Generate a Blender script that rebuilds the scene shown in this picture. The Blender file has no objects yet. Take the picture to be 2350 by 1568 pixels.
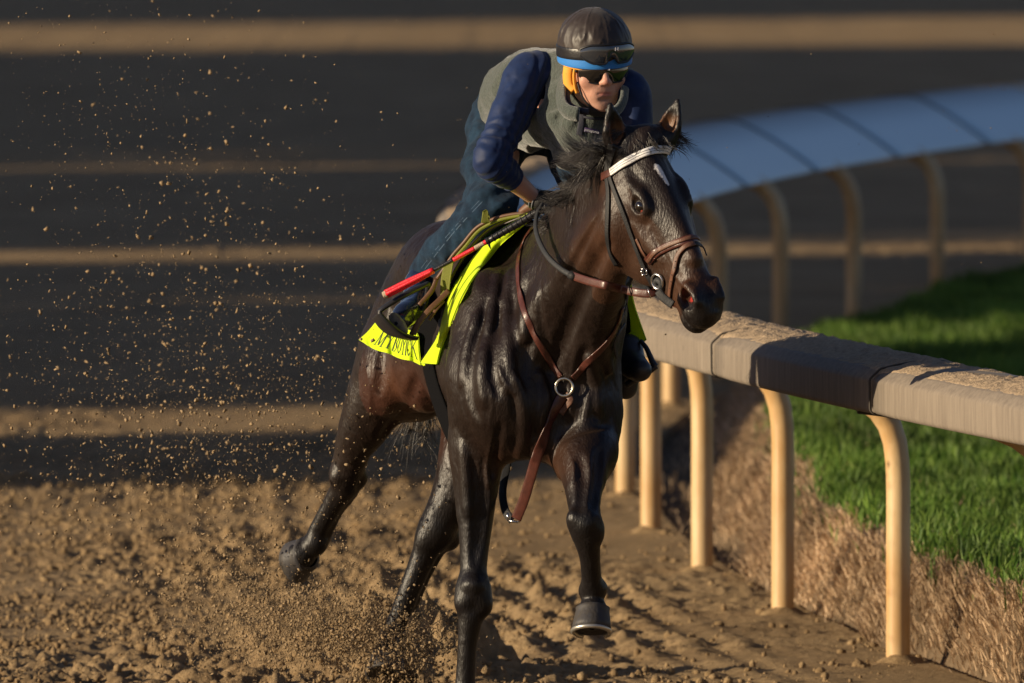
import bpy, math, random
import numpy as np
from mathutils import Vector, Matrix
from mathutils.bvhtree import BVHTree
from math import sin, cos, pi, radians, tan, atan

random.seed(7)
RNG = np.random.default_rng(7)
SC = bpy.context.scene
COL = SC.collection

# ------------------------------------------------------------------ camera
FPX = 31528.0      # focal length in units of 1/2350 of the picture width
HC = 2.866         # camera height
YH = -548.7        # eye level in the same picture units
Y0 = 40.2          # distance of the horse's chest
U = 785.0          # picture units per metre at the chest
cd = bpy.data.cameras.new('camera')
cam = bpy.data.objects.new('camera', cd)
COL.objects.link(cam)
cam.location = (0, 0, HC)
cam.rotation_euler = (pi / 2 - atan((784 - YH) / FPX), 0, 0)
cd.sensor_width = 36
cd.lens = FPX / 2350 * 36
cd.clip_start = 1
cd.clip_end = 3000
cd.dof.use_dof = True
cd.dof.focus_distance = 39.95
cd.dof.aperture_fstop = 7.0
SC.camera = cam

# ------------------------------------------------------------------ light
SUN_EL = radians(13.5)
SUN_AZ = radians(18)        # sun stands to the left, turned this far towards the camera
w = bpy.data.worlds.new('World')
SC.world = w
w.use_nodes = True
nt = w.node_tree
bg = nt.nodes['Background']
sky = nt.nodes.new('ShaderNodeTexSky')
sky.sky_type = 'NISHITA'
sky.sun_disc = False
sky.sun_elevation = SUN_EL
sdir = Vector((-cos(SUN_EL) * cos(SUN_AZ), -cos(SUN_EL) * sin(SUN_AZ), sin(SUN_EL)))
sky.sun_rotation = math.atan2(sdir.x, sdir.y)
sky.air_density = 1.0
sky.dust_density = 0.4
sky.ozone_density = 2.6
warm = nt.nodes.new('ShaderNodeMix'); warm.data_type = 'RGBA'; warm.blend_type = 'MULTIPLY'; warm.inputs[0].default_value = 1
warm.inputs[7].default_value = (1.16, .955, 1.0, 1)      # camera white balance
nt.links.new(sky.outputs[0], warm.inputs[6]); nt.links.new(warm.outputs[2], bg.inputs['Color'])
bg.inputs['Strength'].default_value = 0.060
sl = bpy.data.lights.new('sun', 'SUN')
sl.energy = 5.0
sl.angle = radians(0.53)
sl.color = (1.0, 0.82, 0.57)
sun = bpy.data.objects.new('sun', sl)
COL.objects.link(sun)
sun.rotation_euler = sdir.to_track_quat('Z', 'Y').to_euler()
SC.view_settings.view_transform = 'Standard'
SC.view_settings.look = 'None'
SC.view_settings.exposure = 0.32
SC.view_settings.gamma = 1.0
SC.view_settings.use_curve_mapping = False
SC.cycles.max_bounces = 6

# ------------------------------------------------------------------ helpers
def PW(x, y, d=0.0):
    """picture units + depth behind the chest (same units) -> world"""
    Y = Y0 + d / U
    return Vector(((x - 1175) * Y / FPX, Y, HC - (y - YH) * Y / FPX))

def PWa(a):
    a = np.asarray(a, float)
    Y = Y0 + a[:, 2] / U
    return np.stack([(a[:, 0] - 1175) * Y / FPX, Y, HC - (a[:, 1] - YH) * Y / FPX], 1)

def ground_xy(x, y, z=0.0):
    Y = FPX * (HC - z) / (y - YH)
    return (x - 1175) * Y / FPX, Y

def tag(o, label=None, cat=None, group=None, kind=None):
    if label: o['label'] = label
    if cat: o['category'] = cat
    if group: o['group'] = group
    if kind: o['kind'] = kind
    return o

def empty(name, loc, label=None, cat=None, group=None):
    o = bpy.data.objects.new(name, None)
    o.empty_display_size = 0.1
    COL.objects.link(o)
    o.location = loc
    return tag(o, label, cat, group)

def setparent(o, parent):
    if parent is not None:
        o.parent = parent
        if parent.type == 'EMPTY' and parent.parent is None:
            o.matrix_parent_inverse = Matrix.Translation(-Vector(parent.location))
    return o

def mesh_obj(name, verts, faces, mat, parent=None, smooth=True):
    me = bpy.data.meshes.new(name)
    verts = np.asarray(verts, dtype=np.float32).reshape(-1, 3)
    if isinstance(faces, np.ndarray):
        n = faces.shape[1]
        me.vertices.add(len(verts)); me.vertices.foreach_set('co', verts.ravel())
        me.loops.add(faces.size); me.loops.foreach_set('vertex_index', faces.astype(np.int32).ravel())
        me.polygons.add(len(faces))
        me.polygons.foreach_set('loop_start', np.arange(0, faces.size, n, dtype=np.int32))
        me.update(calc_edges=True)
    else:
        me.from_pydata([tuple(map(float, v)) for v in verts], [], faces)
    if smooth:
        me.polygons.foreach_set('use_smooth', np.ones(len(me.polygons), bool))
    if mat is not None:
        for m in (mat if isinstance(mat, (list, tuple)) else [mat]):
            me.materials.append(m)
    o = bpy.data.objects.new(name, me)
    COL.objects.link(o)
    setparent(o, parent)
    return o

class MB:
    """collects shapes into one mesh"""
    def __init__(s): s.v = []; s.f = []; s.n = 0
    def add(s, vs, fs):
        vs = [tuple(map(float, v)) for v in vs]
        s.f += [tuple(i + s.n for i in f) for f in fs]
        s.v += vs; s.n += len(vs)
    def build(s, name, mat, parent=None, smooth=True):
        return mesh_obj(name, s.v, s.f, mat, parent, smooth)
    def tube(s, pts, rad, seg=8, caps=True, flat=None):
        pts = [Vector(p) for p in pts]
        n = len(pts)
        if not hasattr(rad, '__len__'): rad = [rad] * n
        up = None; vs = []
        for i, p in enumerate(pts):
            t = (pts[min(i + 1, n - 1)] - pts[max(i - 1, 0)])
            t = t.normalized() if t.length > 1e-9 else Vector((0, 0, 1))
            if up is None:
                up = Vector((0, 0, 1)) if abs(t.z) < .9 else Vector((0, 1, 0))
            a = t.cross(up).normalized(); b = a.cross(t).normalized(); up = b
            for k in range(seg):
                q = 2 * pi * k / seg
                vs.append(p + (a * cos(q) + b * sin(q) * (flat or 1)) * rad[i])
        fs = []
        for i in range(n - 1):
            for k in range(seg):
                k2 = (k + 1) % seg
                fs.append((i * seg + k, i * seg + k2, (i + 1) * seg + k2, (i + 1) * seg + k))
        if caps:
            fs.append(tuple(range(seg))[::-1]); fs.append(tuple((n - 1) * seg + k for k in range(seg)))
        s.add(vs, fs)
    def box(s, c, h, R=None):
        c = Vector(c); vs = []
        for a in (-1, 1):
            for b in (-1, 1):
                for d in (-1, 1):
                    q = Vector((a * h[0], b * h[1], d * h[2]))
                    if R is not None: q = R @ q
                    vs.append(c + q)
        s.add(vs, [(0, 1, 3, 2), (4, 6, 7, 5), (0, 4, 5, 1), (2, 3, 7, 6), (0, 2, 6, 4), (1, 5, 7, 3)])
    def torus(s, c, nrm, R, r, seg=32, sub=8, sx=1.0, ang=(0, 2 * pi)):
        c = Vector(c); nrm = Vector(nrm).normalized()
        a = nrm.orthogonal().normalized(); b = nrm.cross(a)
        closed = abs(ang[1] - ang[0] - 2 * pi) < 1e-6
        vs = []; fs = []; m = seg if closed else seg + 1
        for i in range(m):
            t = ang[0] + (ang[1] - ang[0]) * i / seg
            e = a * cos(t) * sx + b * sin(t); en = e.normalized()
            for k in range(sub):
                q = 2 * pi * k / sub
                vs.append(c + e * R + en * r * cos(q) + nrm * r * sin(q))
        for i in range(seg if closed else seg):
            i2 = (i + 1) % m
            for k in range(sub):
                k2 = (k + 1) % sub
                fs.append((i * sub + k, i * sub + k2, i2 * sub + k2, i2 * sub + k))
        s.add(vs, fs)

def smooth(a, b, x):
    t = np.clip((x - a) / (b - a), 0, 1); return t * t * (3 - 2 * t)

def spline(pts, n):
    """Catmull-Rom through points of any dimension, n samples"""
    P = np.asarray(pts, float)
    if len(P) == 2:
        t = np.linspace(0, 1, n)[:, None]; return P[0] * (1 - t) + P[1] * t
    Q = np.vstack([2 * P[0] - P[1], P, 2 * P[-1] - P[-2]])
    m = len(P) - 1
    L = np.linalg.norm(np.diff(P[:, :min(3, P.shape[1])], axis=0), axis=1); cum = np.r_[0, np.cumsum(L)]
    ts = np.linspace(0, cum[-1], n); out = []
    for t in ts:
        i = min(int(np.searchsorted(cum, t, side='right') - 1), m - 1)
        u = (t - cum[i]) / max(L[i], 1e-9)
        p0, p1, p2, p3 = Q[i], Q[i + 1], Q[i + 2], Q[i + 3]
        out.append(.5 * ((2 * p1) + (-p0 + p2) * u + (2 * p0 - 5 * p1 + 4 * p2 - p3) * u * u + (-p0 + 3 * p1 - 3 * p2 + p3) * u ** 3))
    return np.array(out)

# ------------------------------------------------------------------ materials
def mat(name, color, rough=.6, metal=0., bump=0., bscale=60., spec=.5, coat=0., coatr=.2, sheen=0., var=0., vscale=8., stretch=(1, 1, 1),
        bdist=.003, var_col=None, trans=0., detail=6, rvar=0., fold=None):
    m = bpy.data.materials.new(name); m.use_nodes = True
    nt = m.node_tree; b = nt.nodes['Principled BSDF']
    N = nt.nodes.new; L = nt.links.new
    b.inputs['Base Color'].default_value = (*color, 1)
    b.inputs['Roughness'].default_value = rough
    b.inputs['Metallic'].default_value = metal
    b.inputs['Specular IOR Level'].default_value = spec
    b.inputs['Coat Weight'].default_value = coat
    b.inputs['Coat Roughness'].default_value = coatr
    b.inputs['Sheen Weight'].default_value = sheen
    b.inputs['Transmission Weight'].default_value = trans
    tc = N('ShaderNodeTexCoord'); mp = N('ShaderNodeMapping')
    mp.inputs['Scale'].default_value = stretch
    L(tc.outputs['Object'], mp.inputs[0])
    if var > 0:
        n = N('ShaderNodeTexNoise'); n.inputs['Scale'].default_value = vscale; n.inputs['Detail'].default_value = detail
        n.inputs['Roughness'].default_value = .65
        L(mp.outputs[0], n.inputs[0])
        r = N('ShaderNodeValToRGB')
        vc = var_col or tuple(c * (1 - var) for c in color)
        r.color_ramp.elements[0].color = (*vc, 1); r.color_ramp.elements[1].color = (*[min(1, c * (1 + var * .5)) for c in color], 1)
        r.color_ramp.elements[0].position = .32; r.color_ramp.elements[1].position = .68
        L(n.outputs[0], r.inputs[0]); L(r.outputs[0], b.inputs['Base Color'])
        if rvar:
            q = N('ShaderNodeMapRange'); q.inputs[3].default_value = rough - rvar; q.inputs[4].default_value = rough + rvar
            L(n.outputs[0], q.inputs[0]); L(q.outputs[0], b.inputs['Roughness'])
    if bump > 0:
        n2 = N('ShaderNodeTexNoise'); n2.inputs['Scale'].default_value = bscale; n2.inputs['Detail'].default_value = 5
        L(mp.outputs[0], n2.inputs[0])
        bn = N('ShaderNodeBump'); bn.inputs['Strength'].default_value = bump; bn.inputs['Distance'].default_value = bdist
        L(n2.outputs[0], bn.inputs['Height']); L(bn.outputs[0], b.inputs['Normal'])
    if fold:      # creases of cloth: (scale, strength, depth)
        n3 = N('ShaderNodeTexNoise'); n3.noise_type = 'RIDGED_MULTIFRACTAL'; n3.inputs['Scale'].default_value = fold[0]; n3.inputs['Detail'].default_value = 2
        n3.inputs['Distortion'].default_value = .6; L(mp.outputs[0], n3.inputs[0])
        b3 = N('ShaderNodeBump'); b3.inputs['Strength'].default_value = fold[1]; b3.inputs['Distance'].default_value = fold[2]
        L(n3.outputs[0], b3.inputs['Height'])
        if bump > 0: L(b3.outputs[0], bn.inputs['Normal'])
        else: L(b3.outputs[0], b.inputs['Normal'])
    return m

def set_attr(o, name, cols):
    me = o.data
    a = me.color_attributes.new(name, 'FLOAT_COLOR', 'POINT')
    c = np.ones((len(me.vertices), 4), np.float32); c[:, :3] = cols
    a.data.foreach_set('color', c.ravel())

# value noise on numpy arrays, 3 octaves and more
def _hash(ix, iy, iz):
    h = (ix.astype(np.int64) * 374761393 + iy.astype(np.int64) * 668265263 + iz.astype(np.int64) * 2147483647 % 1000003) & 0xffffffff
    h = ((h ^ (h >> 13)) * 1274126177) & 0xffffffff
    h = h ^ (h >> 16)
    return (h & 0xffff) / 65535.0
def vnoise(x, y, z=None):
    if z is None: z = np.zeros_like(x)
    x0 = np.floor(x); y0 = np.floor(y); z0 = np.floor(z)
    fx = x - x0; fy = y - y0; fz = z - z0
    fx = fx * fx * (3 - 2 * fx); fy = fy * fy * (3 - 2 * fy); fz = fz * fz * (3 - 2 * fz)
    r = 0
    for a in (0, 1):
        for b in (0, 1):
            for c in (0, 1):
                wgt = (fx if a else 1 - fx) * (fy if b else 1 - fy) * (fz if c else 1 - fz)
                r = r + wgt * _hash(x0 + a, y0 + b, z0 + c)
    return r
def fbm(x, y, oct=4, z=None, gain=.5):
    r = 0; a = 1; t = 0
    for i in range(oct):
        r = r + a * vnoise(x * 2 ** i + 17 * i, y * 2 ** i + 31 * i, None if z is None else z * 2 ** i); t += a; a *= gain
    return r / t
# ================================================================== SETTING
RC, CX, CZ, PH, LS = 75.445, 75.880, 54.541, -0.1780, 2.479   # circle of the inside rail
def circ(k, u=0.0, z=0.0):
    """point on the rail circle; k counts posts, u metres towards the track"""
    a = PH + k * LS / RC
    R = RC + u
    return Vector((CX - R * cos(a), CZ + R * sin(a), z))
def radial(X, Y):   # metres outside (+, track) or inside (-, infield) the post line
    return np.hypot(X - CX, Y - CZ) - RC

# ---- dirt material
def dirt_material():
    m = bpy.data.materials.new('track_dirt'); m.use_nodes = True
    nt = m.node_tree; N = nt.nodes.new; L = nt.links.new; b = nt.nodes['Principled BSDF']
    b.inputs['Roughness'].default_value = .95; b.inputs['Specular IOR Level'].default_value = .1
    tc = N('ShaderNodeTexCoord')
    n = N('ShaderNodeTexNoise'); n.inputs['Scale'].default_value = .9; n.inputs['Distortion'].default_value = .5; n.inputs['Detail'].default_value = 8; n.inputs['Roughness'].default_value = .7
    L(tc.outputs['Object'], n.inputs[0])
    r = N('ShaderNodeValToRGB'); r.color_ramp.elements[0].position = .3; r.color_ramp.elements[1].position = .72
    r.color_ramp.elements[0].color = (.27, .185, .10, 1); r.color_ramp.elements[1].color = (.46, .33, .185, 1)
    L(n.outputs[0], r.inputs[0])
    n3 = N('ShaderNodeTexNoise'); n3.inputs['Scale'].default_value = 34; n3.inputs['Detail'].default_value = 6
    L(tc.outputs['Object'], n3.inputs[0])
    mx = N('ShaderNodeMix'); mx.data_type = 'RGBA'; mx.blend_type = 'MULTIPLY'; mx.inputs[0].default_value = .8
    r2 = N('ShaderNodeValToRGB'); r2.color_ramp.elements[0].position = .3; r2.color_ramp.elements[1].position = .65
    r2.color_ramp.elements[0].color = (.62, .58, .55, 1); r2.color_ramp.elements[1].color = (1.1, 1.08, 1.05, 1)
    L(n3.outputs[0], r2.inputs[0]); L(r.outputs[0], mx.inputs[6]); L(r2.outputs[0], mx.inputs[7]); L(mx.outputs[2], b.inputs['Base Color'])
    n2 = N('ShaderNodeTexNoise'); n2.inputs['Scale'].default_value = 55; n2.inputs['Detail'].default_value = 7; n2.inputs['Roughness'].default_value = .7
    L(tc.outputs['Object'], n2.inputs[0])
    bn = N('ShaderNodeBump'); bn.inputs['Strength'].default_value = 1.0; bn.inputs['Distance'].default_value = .014
    L(n2.outputs[0], bn.inputs['Height']); L(bn.outputs[0], b.inputs['Normal'])
    return m
M_DIRT = dirt_material()


# churned mounds round the landed hind hoof and a hoof print
MOUND = [(ground_xy(935, 1545), .34, .085), (ground_xy(800, 1535), .30, .06), (ground_xy(1000, 1560), .28, .07), (ground_xy(640, 1500), .35, .035)]
PIT = [(ground_xy(1030, 1530), .30, .05), (ground_xy(730, 1520), .13, .05), (ground_xy(1180, 1500), .5, .03)]

def dirt_height(X, Y):
    r = radial(X, Y)
    dist = np.clip((Y - 41) / 20, 0, 1)
    amp = .35 + .65 * smooth(.1, .9, r)                     # smoother by the rail
    n1 = fbm(X * 2.1, Y * 1.5, 4) - .5
    n2 = fbm(X * 7.5 + 9, Y * 6.5, 4, gain=.6) - .5
    n3 = fbm(X * 26, Y * 24 + 3, 3, gain=.6) - .5
    clod = np.maximum(fbm(X * 11 + 40, Y * 10, 3, gain=.62) - .53, 0)
    ridge = np.abs(fbm(X * 4 + 70, Y * 2.6, 3) - .5)
    h = amp * (.028 * n1 + .026 * n2 + .030 * n3 + .08 * clod * (1 - .3 * dist) - .010 * (0.12 - np.minimum(ridge, .12)) / .12)
    n4 = fbm(X * 60 + 7, Y * 50 + 3, 2) - .5; h = h + amp * .012 * n4 * (Y < 48)
    # harrow furrows run with the rail
    fr = r + .05 * fbm(X * 1.5, Y * .6, 2)
    h = h + .008 * np.sin(fr * 2 * pi / .17) * (1 - .85 * smooth(1.3, 2.2, r)) * smooth(.15, .5, r) * (.25 + 1.2 * smooth(.35, .65, fbm(X * 1.2 + 3, Y * .45, 2))) * (1 - smooth(58, 64, Y))
    msk = .35 + 1.2 * smooth(.32, .68, fbm(X * .9 + 31, Y * .42, 3)); h = h * msk
    for (mx, my), rad, hh in MOUND:
        q = ((X - mx) / rad) ** 2 + ((Y - my) / rad / 1.6) ** 2
        h = h + hh * np.exp(-q) * (1 + 2.2 * n2 + 2.5 * clod)
    for (mx, my), rad, hh in PIT:
        q = ((X - mx) / rad) ** 2 + ((Y - my) / rad / 1.6) ** 2
        h = h - hh * np.exp(-q)
    return h

def bank_top(X, Y):     # infield rises as a ragged bank
    r = radial(X, Y)
    wob = .26 * (fbm(X * 1.6 + 5, Y * .55, 3) - .5) * 2
    wob = wob * .6
    foot = np.interp(Y, [43, 47, 52, 58, 70], [-.12, -.08, -.30, -.36, -.35]) + wob; edge = np.interp(Y, [43, 47, 52, 58, 70], [-.29, -.33, -.60, -.74, -.70]) + wob * .9
    t = smooth(0, 1, np.clip((foot - r) / (foot - edge), 0, 1))
    return t, foot - r

def grid(xs, ys, hf, name, matl, kind='structure'):
    X, Y = np.meshgrid(xs, ys)
    Z = hf(X, Y)
    nx, ny = len(xs), len(ys)
    idx = np.arange(nx * ny).reshape(ny, nx)
    F = np.stack([idx[:-1, :-1], idx[:-1, 1:], idx[1:, 1:], idx[1:, :-1]], -1).reshape(-1, 4)
    o = mesh_obj(name, np.stack([X, Y, Z], -1).reshape(-1, 3), F, matl)
    tag(o, kind=kind)
    return o

def ground_h(X, Y):
    r = radial(X, Y)
    h = dirt_height(X, Y)
    # calm far ground so that the sheets meet, sunk under the infield
    h = h * (1 - .6 * smooth(52, 62, Y)) 
    h = np.where(r < -.12, np.minimum(h, 0) - .12, h)
    return h
xs = np.r_[np.linspace(-400, -40, 12)[:-1], np.linspace(-40, -6, 35)[:-1], np.linspace(-6, -2.6, 40)[:-1], np.linspace(-2.6, 3.0, 520), np.linspace(3.0, 8, 40)[1:], np.linspace(8, 400, 30)[1:]]
ys = np.r_[np.linspace(-40, 36, 30)[:-1], np.linspace(36, 42.2, 60)[:-1], np.linspace(42.2, 52, 620)[:-1], np.linspace(52, 66, 330)[:-1], np.linspace(66, 120, 220)[:-1], np.linspace(120, 900, 60)]
ground = grid(xs, ys, ground_h, 'dirt_track', M_DIRT)

# ---- loose clods lying about on the track (nobody could count them)
def rocks(n, xr, yr, smin, smax, hf, name, matl, label, seed=1):
    rg = np.random.default_rng(seed)
    ico = np.array([(0, 0, 1), (.89, 0, .45), (.28, .85, .45), (-.72, .53, .45), (-.72, -.53, .45), (.28, -.85, .45), (.72, .53, -.45), (-.28, .85, -.45), (-.89, 0, -.45), (-.28, -.85, -.45), (.72, -.53, -.45), (0, 0, -1)])
    fi = np.array([(0, 1, 2), (0, 2, 3), (0, 3, 4), (0, 4, 5), (0, 5, 1), (1, 6, 2), (2, 7, 3), (3, 8, 4), (4, 9, 5), (5, 10, 1), (6, 7, 2), (7, 8, 3), (8, 9, 4), (9, 10, 5), (10, 6, 1), (11, 7, 6), (11, 8, 7), (11, 9, 8), (11, 10, 9), (11, 6, 10)])
    X = rg.uniform(*xr, n); Y = rg.uniform(*yr, n)
    keep = (radial(X, Y) > -.1) & (rg.random(n) < .25 + .9 * (fbm(X * 3, Y * 2, 2) > .5)) & (rg.random(n) < .12 + smooth(.3, 1.3, radial(X, Y)))
    X = X[keep]; Y = Y[keep]; n = len(X)
    s = smin + (smax - smin) * rg.random(n) ** 3.5
    Z = hf(X, Y) + s * .25
    V = ico[None] * (1 + .55 * (rg.random((n, 12, 1)) - .5)) * s[:, None, None] * rg.uniform(.6, 1.3, (n, 1, 3))
    V = V + np.stack([X, Y, Z], 1)[:, None]
    F = fi[None] + (np.arange(n) * 12)[:, None, None]
    o = mesh_obj(name, V.reshape(-1, 3), F.reshape(-1, 3), matl, smooth=False)
    return tag(o, label, 'dirt', kind='stuff')
rocks(60000, (-2.4, 2.4), (42, 55), .003, .017, ground_h, 'dirt_clods', M_DIRT, 'loose crumbs and clods of sandy dirt strewn over the churned track')

# ---- infield bank and turf
def turf_mat():
    return mat('turf_soil', (.085, .15, .02), .95, var=.6, vscale=3, bump=.6, bscale=40, spec=.1)
M_BANK = mat('bank_soil', (.17, .12, .075), .95, var=.6, vscale=6, bump=1, bscale=30, bdist=.02, spec=.1)
M_TURF = turf_mat()
kk = np.linspace(-3.5, 22, 520)
prof_u = np.array([-.10, -.20, -.26, -.33, -.40, -.47, -.54, -.62, -.72, -.9, -1.2, -1.8, -3, -6, -14, -30, -60])
BH = .27
def infield_z(X, Y):
    t, _ = bank_top(X, Y)
    r = radial(X, Y)
    bumps = .05 * (fbm(X * 4, Y * 2.5, 3) - .5) * (t > 0) + .05 * (fbm(X * 12, Y * 8, 3) - .5) * (t > 0) * (t < .98)
    return -.03 + (BH + .03) * t ** .65 + bumps + np.minimum(.10, .025 * np.maximum(-r - .9, 0))
def strip(us, name, matl):
    A = PH + kk * LS / RC
    R = RC + us[None, :]
    X = CX - R * np.cos(A)[:, None]; Y = CZ + R * np.sin(A)[:, None]
    Z = infield_z(X, Y)
    nx = len(us); idx = np.arange(X.size).reshape(X.shape)
    F = np.stack([idx[:-1, :-1], idx[1:, :-1], idx[1:, 1:], idx[:-1, 1:]], -1).reshape(-1, 4)
    return tag(mesh_obj(name, np.stack([X, Y, Z], -1).reshape(-1, 3), F, matl), kind='structure')
strip(np.r_[np.linspace(0.12, -.8, 90)], 'infield_bank', M_BANK)
strip(np.r_[np.linspace(-.8, -2, 30), prof_u[prof_u < -2]], 'infield_turf', M_TURF)

def blades(n, kr, ur, hgt, wid, matl, name, label, cat, lean=.35, seed=3, density=None, cols=None, down=0.):
    rg = np.random.default_rng(seed)
    k = kr[0] + (kr[1] - kr[0]) * rg.random(n) ** 1.15; u = rg.uniform(*ur, n)
    a = PH + k * LS / RC; R = RC + u
    X = CX - R * np.cos(a); Y = CZ + R * np.sin(a)
    if density is not None:
        kp = rg.random(n) < density(X, Y, u); X = X[kp]; Y = Y[kp]
    n = len(X)
    Z = infield_z(X, Y) - .004
    cl = .55 + .9 * fbm(X * 5, Y * 4, 2)
    h = hgt * (.5 + .8 * rg.random(n)) * cl
    th = rg.uniform(0, 2 * pi, n); ln = lean * (.3 + 1.2 * rg.random(n))
    dx = np.cos(th) * ln; dy = np.sin(th) * ln
    fa = rg.uniform(-.9, .9, n) ; wx = np.cos(fa) * wid / 2; wy = np.sin(fa) * wid / 2
    b = np.stack([X, Y, Z], 1); W = np.stack([wx, wy, wx * 0], 1)
    m = b + np.stack([dx * h * .35, dy * h * .35, h * (.6 - down)], 1)
    t = b + np.stack([dx * h, dy * h, h * (1 - ln * .35 - down * 2)], 1)
    V = np.stack([b - W, b + W, m + W * .8, m - W * .8, t], 1).reshape(-1, 3)
    i = np.arange(n)[:, None] * 5
    F = np.concatenate([i + [0, 1, 2], i + [0, 2, 3], i + [3, 2, 4]])
    o = mesh_obj(name, V, F, matl)
    rc = rg.random((n, 1)); 
    ca, cb = cols; c = np.array(ca) * (1 - rc) + np.array(cb) * rc
    patch = fbm(X * 2.2, Y * 1.2, 3)[:, None]
    c = c * (.2 + 1.55 * patch)
    set_attr(o, 'Col', np.repeat(c, 5, 0))
    return tag(o, label, cat, kind='stuff')
def attr_mat(name, rough=.6, sub=0., spec=.3, bump=0, bscale=50):
    m = mat(name, (1, 1, 1), rough, spec=spec, bump=bump, bscale=bscale)
    nt = m.node_tree; b = nt.nodes['Principled BSDF']
    a = nt.nodes.new('ShaderNodeVertexColor'); a.layer_name = 'Col'
    nt.links.new(a.outputs[0], b.inputs['Base Color'])
    if sub:
        tr = nt.nodes.new('ShaderNodeBsdfTranslucent'); mx = nt.nodes.new('ShaderNodeMixShader'); mx.inputs[0].default_value = sub
        nt.links.new(a.outputs[0], tr.inputs[0]); out = nt.nodes['Material Output']
        nt.links.new(b.outputs[0], mx.inputs[1]); nt.links.new(tr.outputs[0], mx.inputs[2]); nt.links.new(mx.outputs[0], out.inputs[0])
    return m
M_BLADE = attr_mat('grass_blade', .55, .3, .25)
M_STRAW = attr_mat('dry_thatch', .85, .15, .1)
def dens_g(X, Y, u):
    t, _ = bank_top(X, Y); return np.where(t > .93, 1.0, np.where(t > .6, .10, 0.0)) * np.where(fbm(X * 1.1, Y * .9 + 8, 2) > .72, .3, 1)
def dens_s(X, Y, u):
    t, q = bank_top(X, Y); return np.where((t > .03) & (t < .97), 1., np.where(q > 0, .06, 0.012 * (u < 0)))
blades(190000, (-.6, 12.5), (-2.3, -.12), .085, .0075, M_BLADE, 'infield_grass', 'green infield grass growing inside the curved white rail', 'grass', cols=((.045, .11, .012), (.17, .26, .045)), density=dens_g, seed=3)
blades(170000, (-.8, 9), (-.88, .02), .075, .0048, M_STRAW, 'dry_thatch', 'brown matted dry thatch hanging over the edge of the infield', 'dry grass', lean=1.05, cols=((.27, .18, .105), (.66, .48, .31)), density=dens_s, seed=4, down=.06)

# ---- the rail: cover segments, posts
def rail_mat():
    m = bpy.data.materials.new('rail_cover'); m.use_nodes = True
    nt = m.node_tree; N = nt.nodes.new; L = nt.links.new; b = nt.nodes['Principled BSDF']
    b.inputs['Roughness'].default_value = .42
    geo = N('ShaderNodeNewGeometry'); sep = N('ShaderNodeSeparateXYZ'); L(geo.outputs['Normal'], sep.inputs[0])
    tc = N('ShaderNodeTexCoord')
    n = N('ShaderNodeTexNoise'); n.inputs['Scale'].default_value = 5; n.inputs['Detail'].default_value = 8; n.inputs['Roughness'].default_value = .7
    mp = N('ShaderNodeMapping'); mp.inputs['Scale'].default_value = (14, 6, .8); L(tc.outputs['Object'], mp.inputs[0]); L(mp.outputs[0], n.inputs[0])
    r = N('ShaderNodeValToRGB'); r.color_ramp.elements[0].position = .33; r.color_ramp.elements[1].position = .66
    r.color_ramp.elements[0].color = (.17, .138, .108, 1); r.color_ramp.elements[1].color = (.26, .215, .168, 1)
    L(n.outputs[0], r.inputs[0])
    # inner slope is clean white vinyl with the sky's blue reflection painted in, the track side is coated in dust: by an attribute
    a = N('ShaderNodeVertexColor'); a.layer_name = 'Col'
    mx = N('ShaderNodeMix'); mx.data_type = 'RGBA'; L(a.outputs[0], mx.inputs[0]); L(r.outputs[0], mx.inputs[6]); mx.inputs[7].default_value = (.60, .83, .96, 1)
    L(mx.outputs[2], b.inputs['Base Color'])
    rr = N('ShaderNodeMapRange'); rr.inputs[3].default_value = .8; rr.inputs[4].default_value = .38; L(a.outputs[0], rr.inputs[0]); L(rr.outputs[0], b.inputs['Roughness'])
    n2 = N('ShaderNodeTexNoise'); n2.inputs['Scale'].default_value = 90; n2.inputs['Detail'].default_value = 4; L(tc.outputs['Object'], n2.inputs[0])
    bn = N('ShaderNodeBump'); bn.inputs['Strength'].default_value = .25; bn.inputs['Distance'].default_value = .003
    L(n2.outputs[0], bn.inputs['Height']); L(bn.outputs[0], b.inputs['Normal'])
    return m
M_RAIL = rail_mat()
M_POST = mat('rail_post_paint', (.58, .43, .24), .45, var=.3, vscale=7, bump=.25, bscale=26, bdist=.004, stretch=(1, 1, .30), var_col=(.50, .28, .10), detail=10)
M_SAND = mat('rail_sand', (.44, .33, .22), .95, var=.3, vscale=60, bump=1, bscale=120, bdist=.006, spec=.1)
M_BLACK = mat('black_bracket', (.012, .012, .013), .5)
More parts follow.
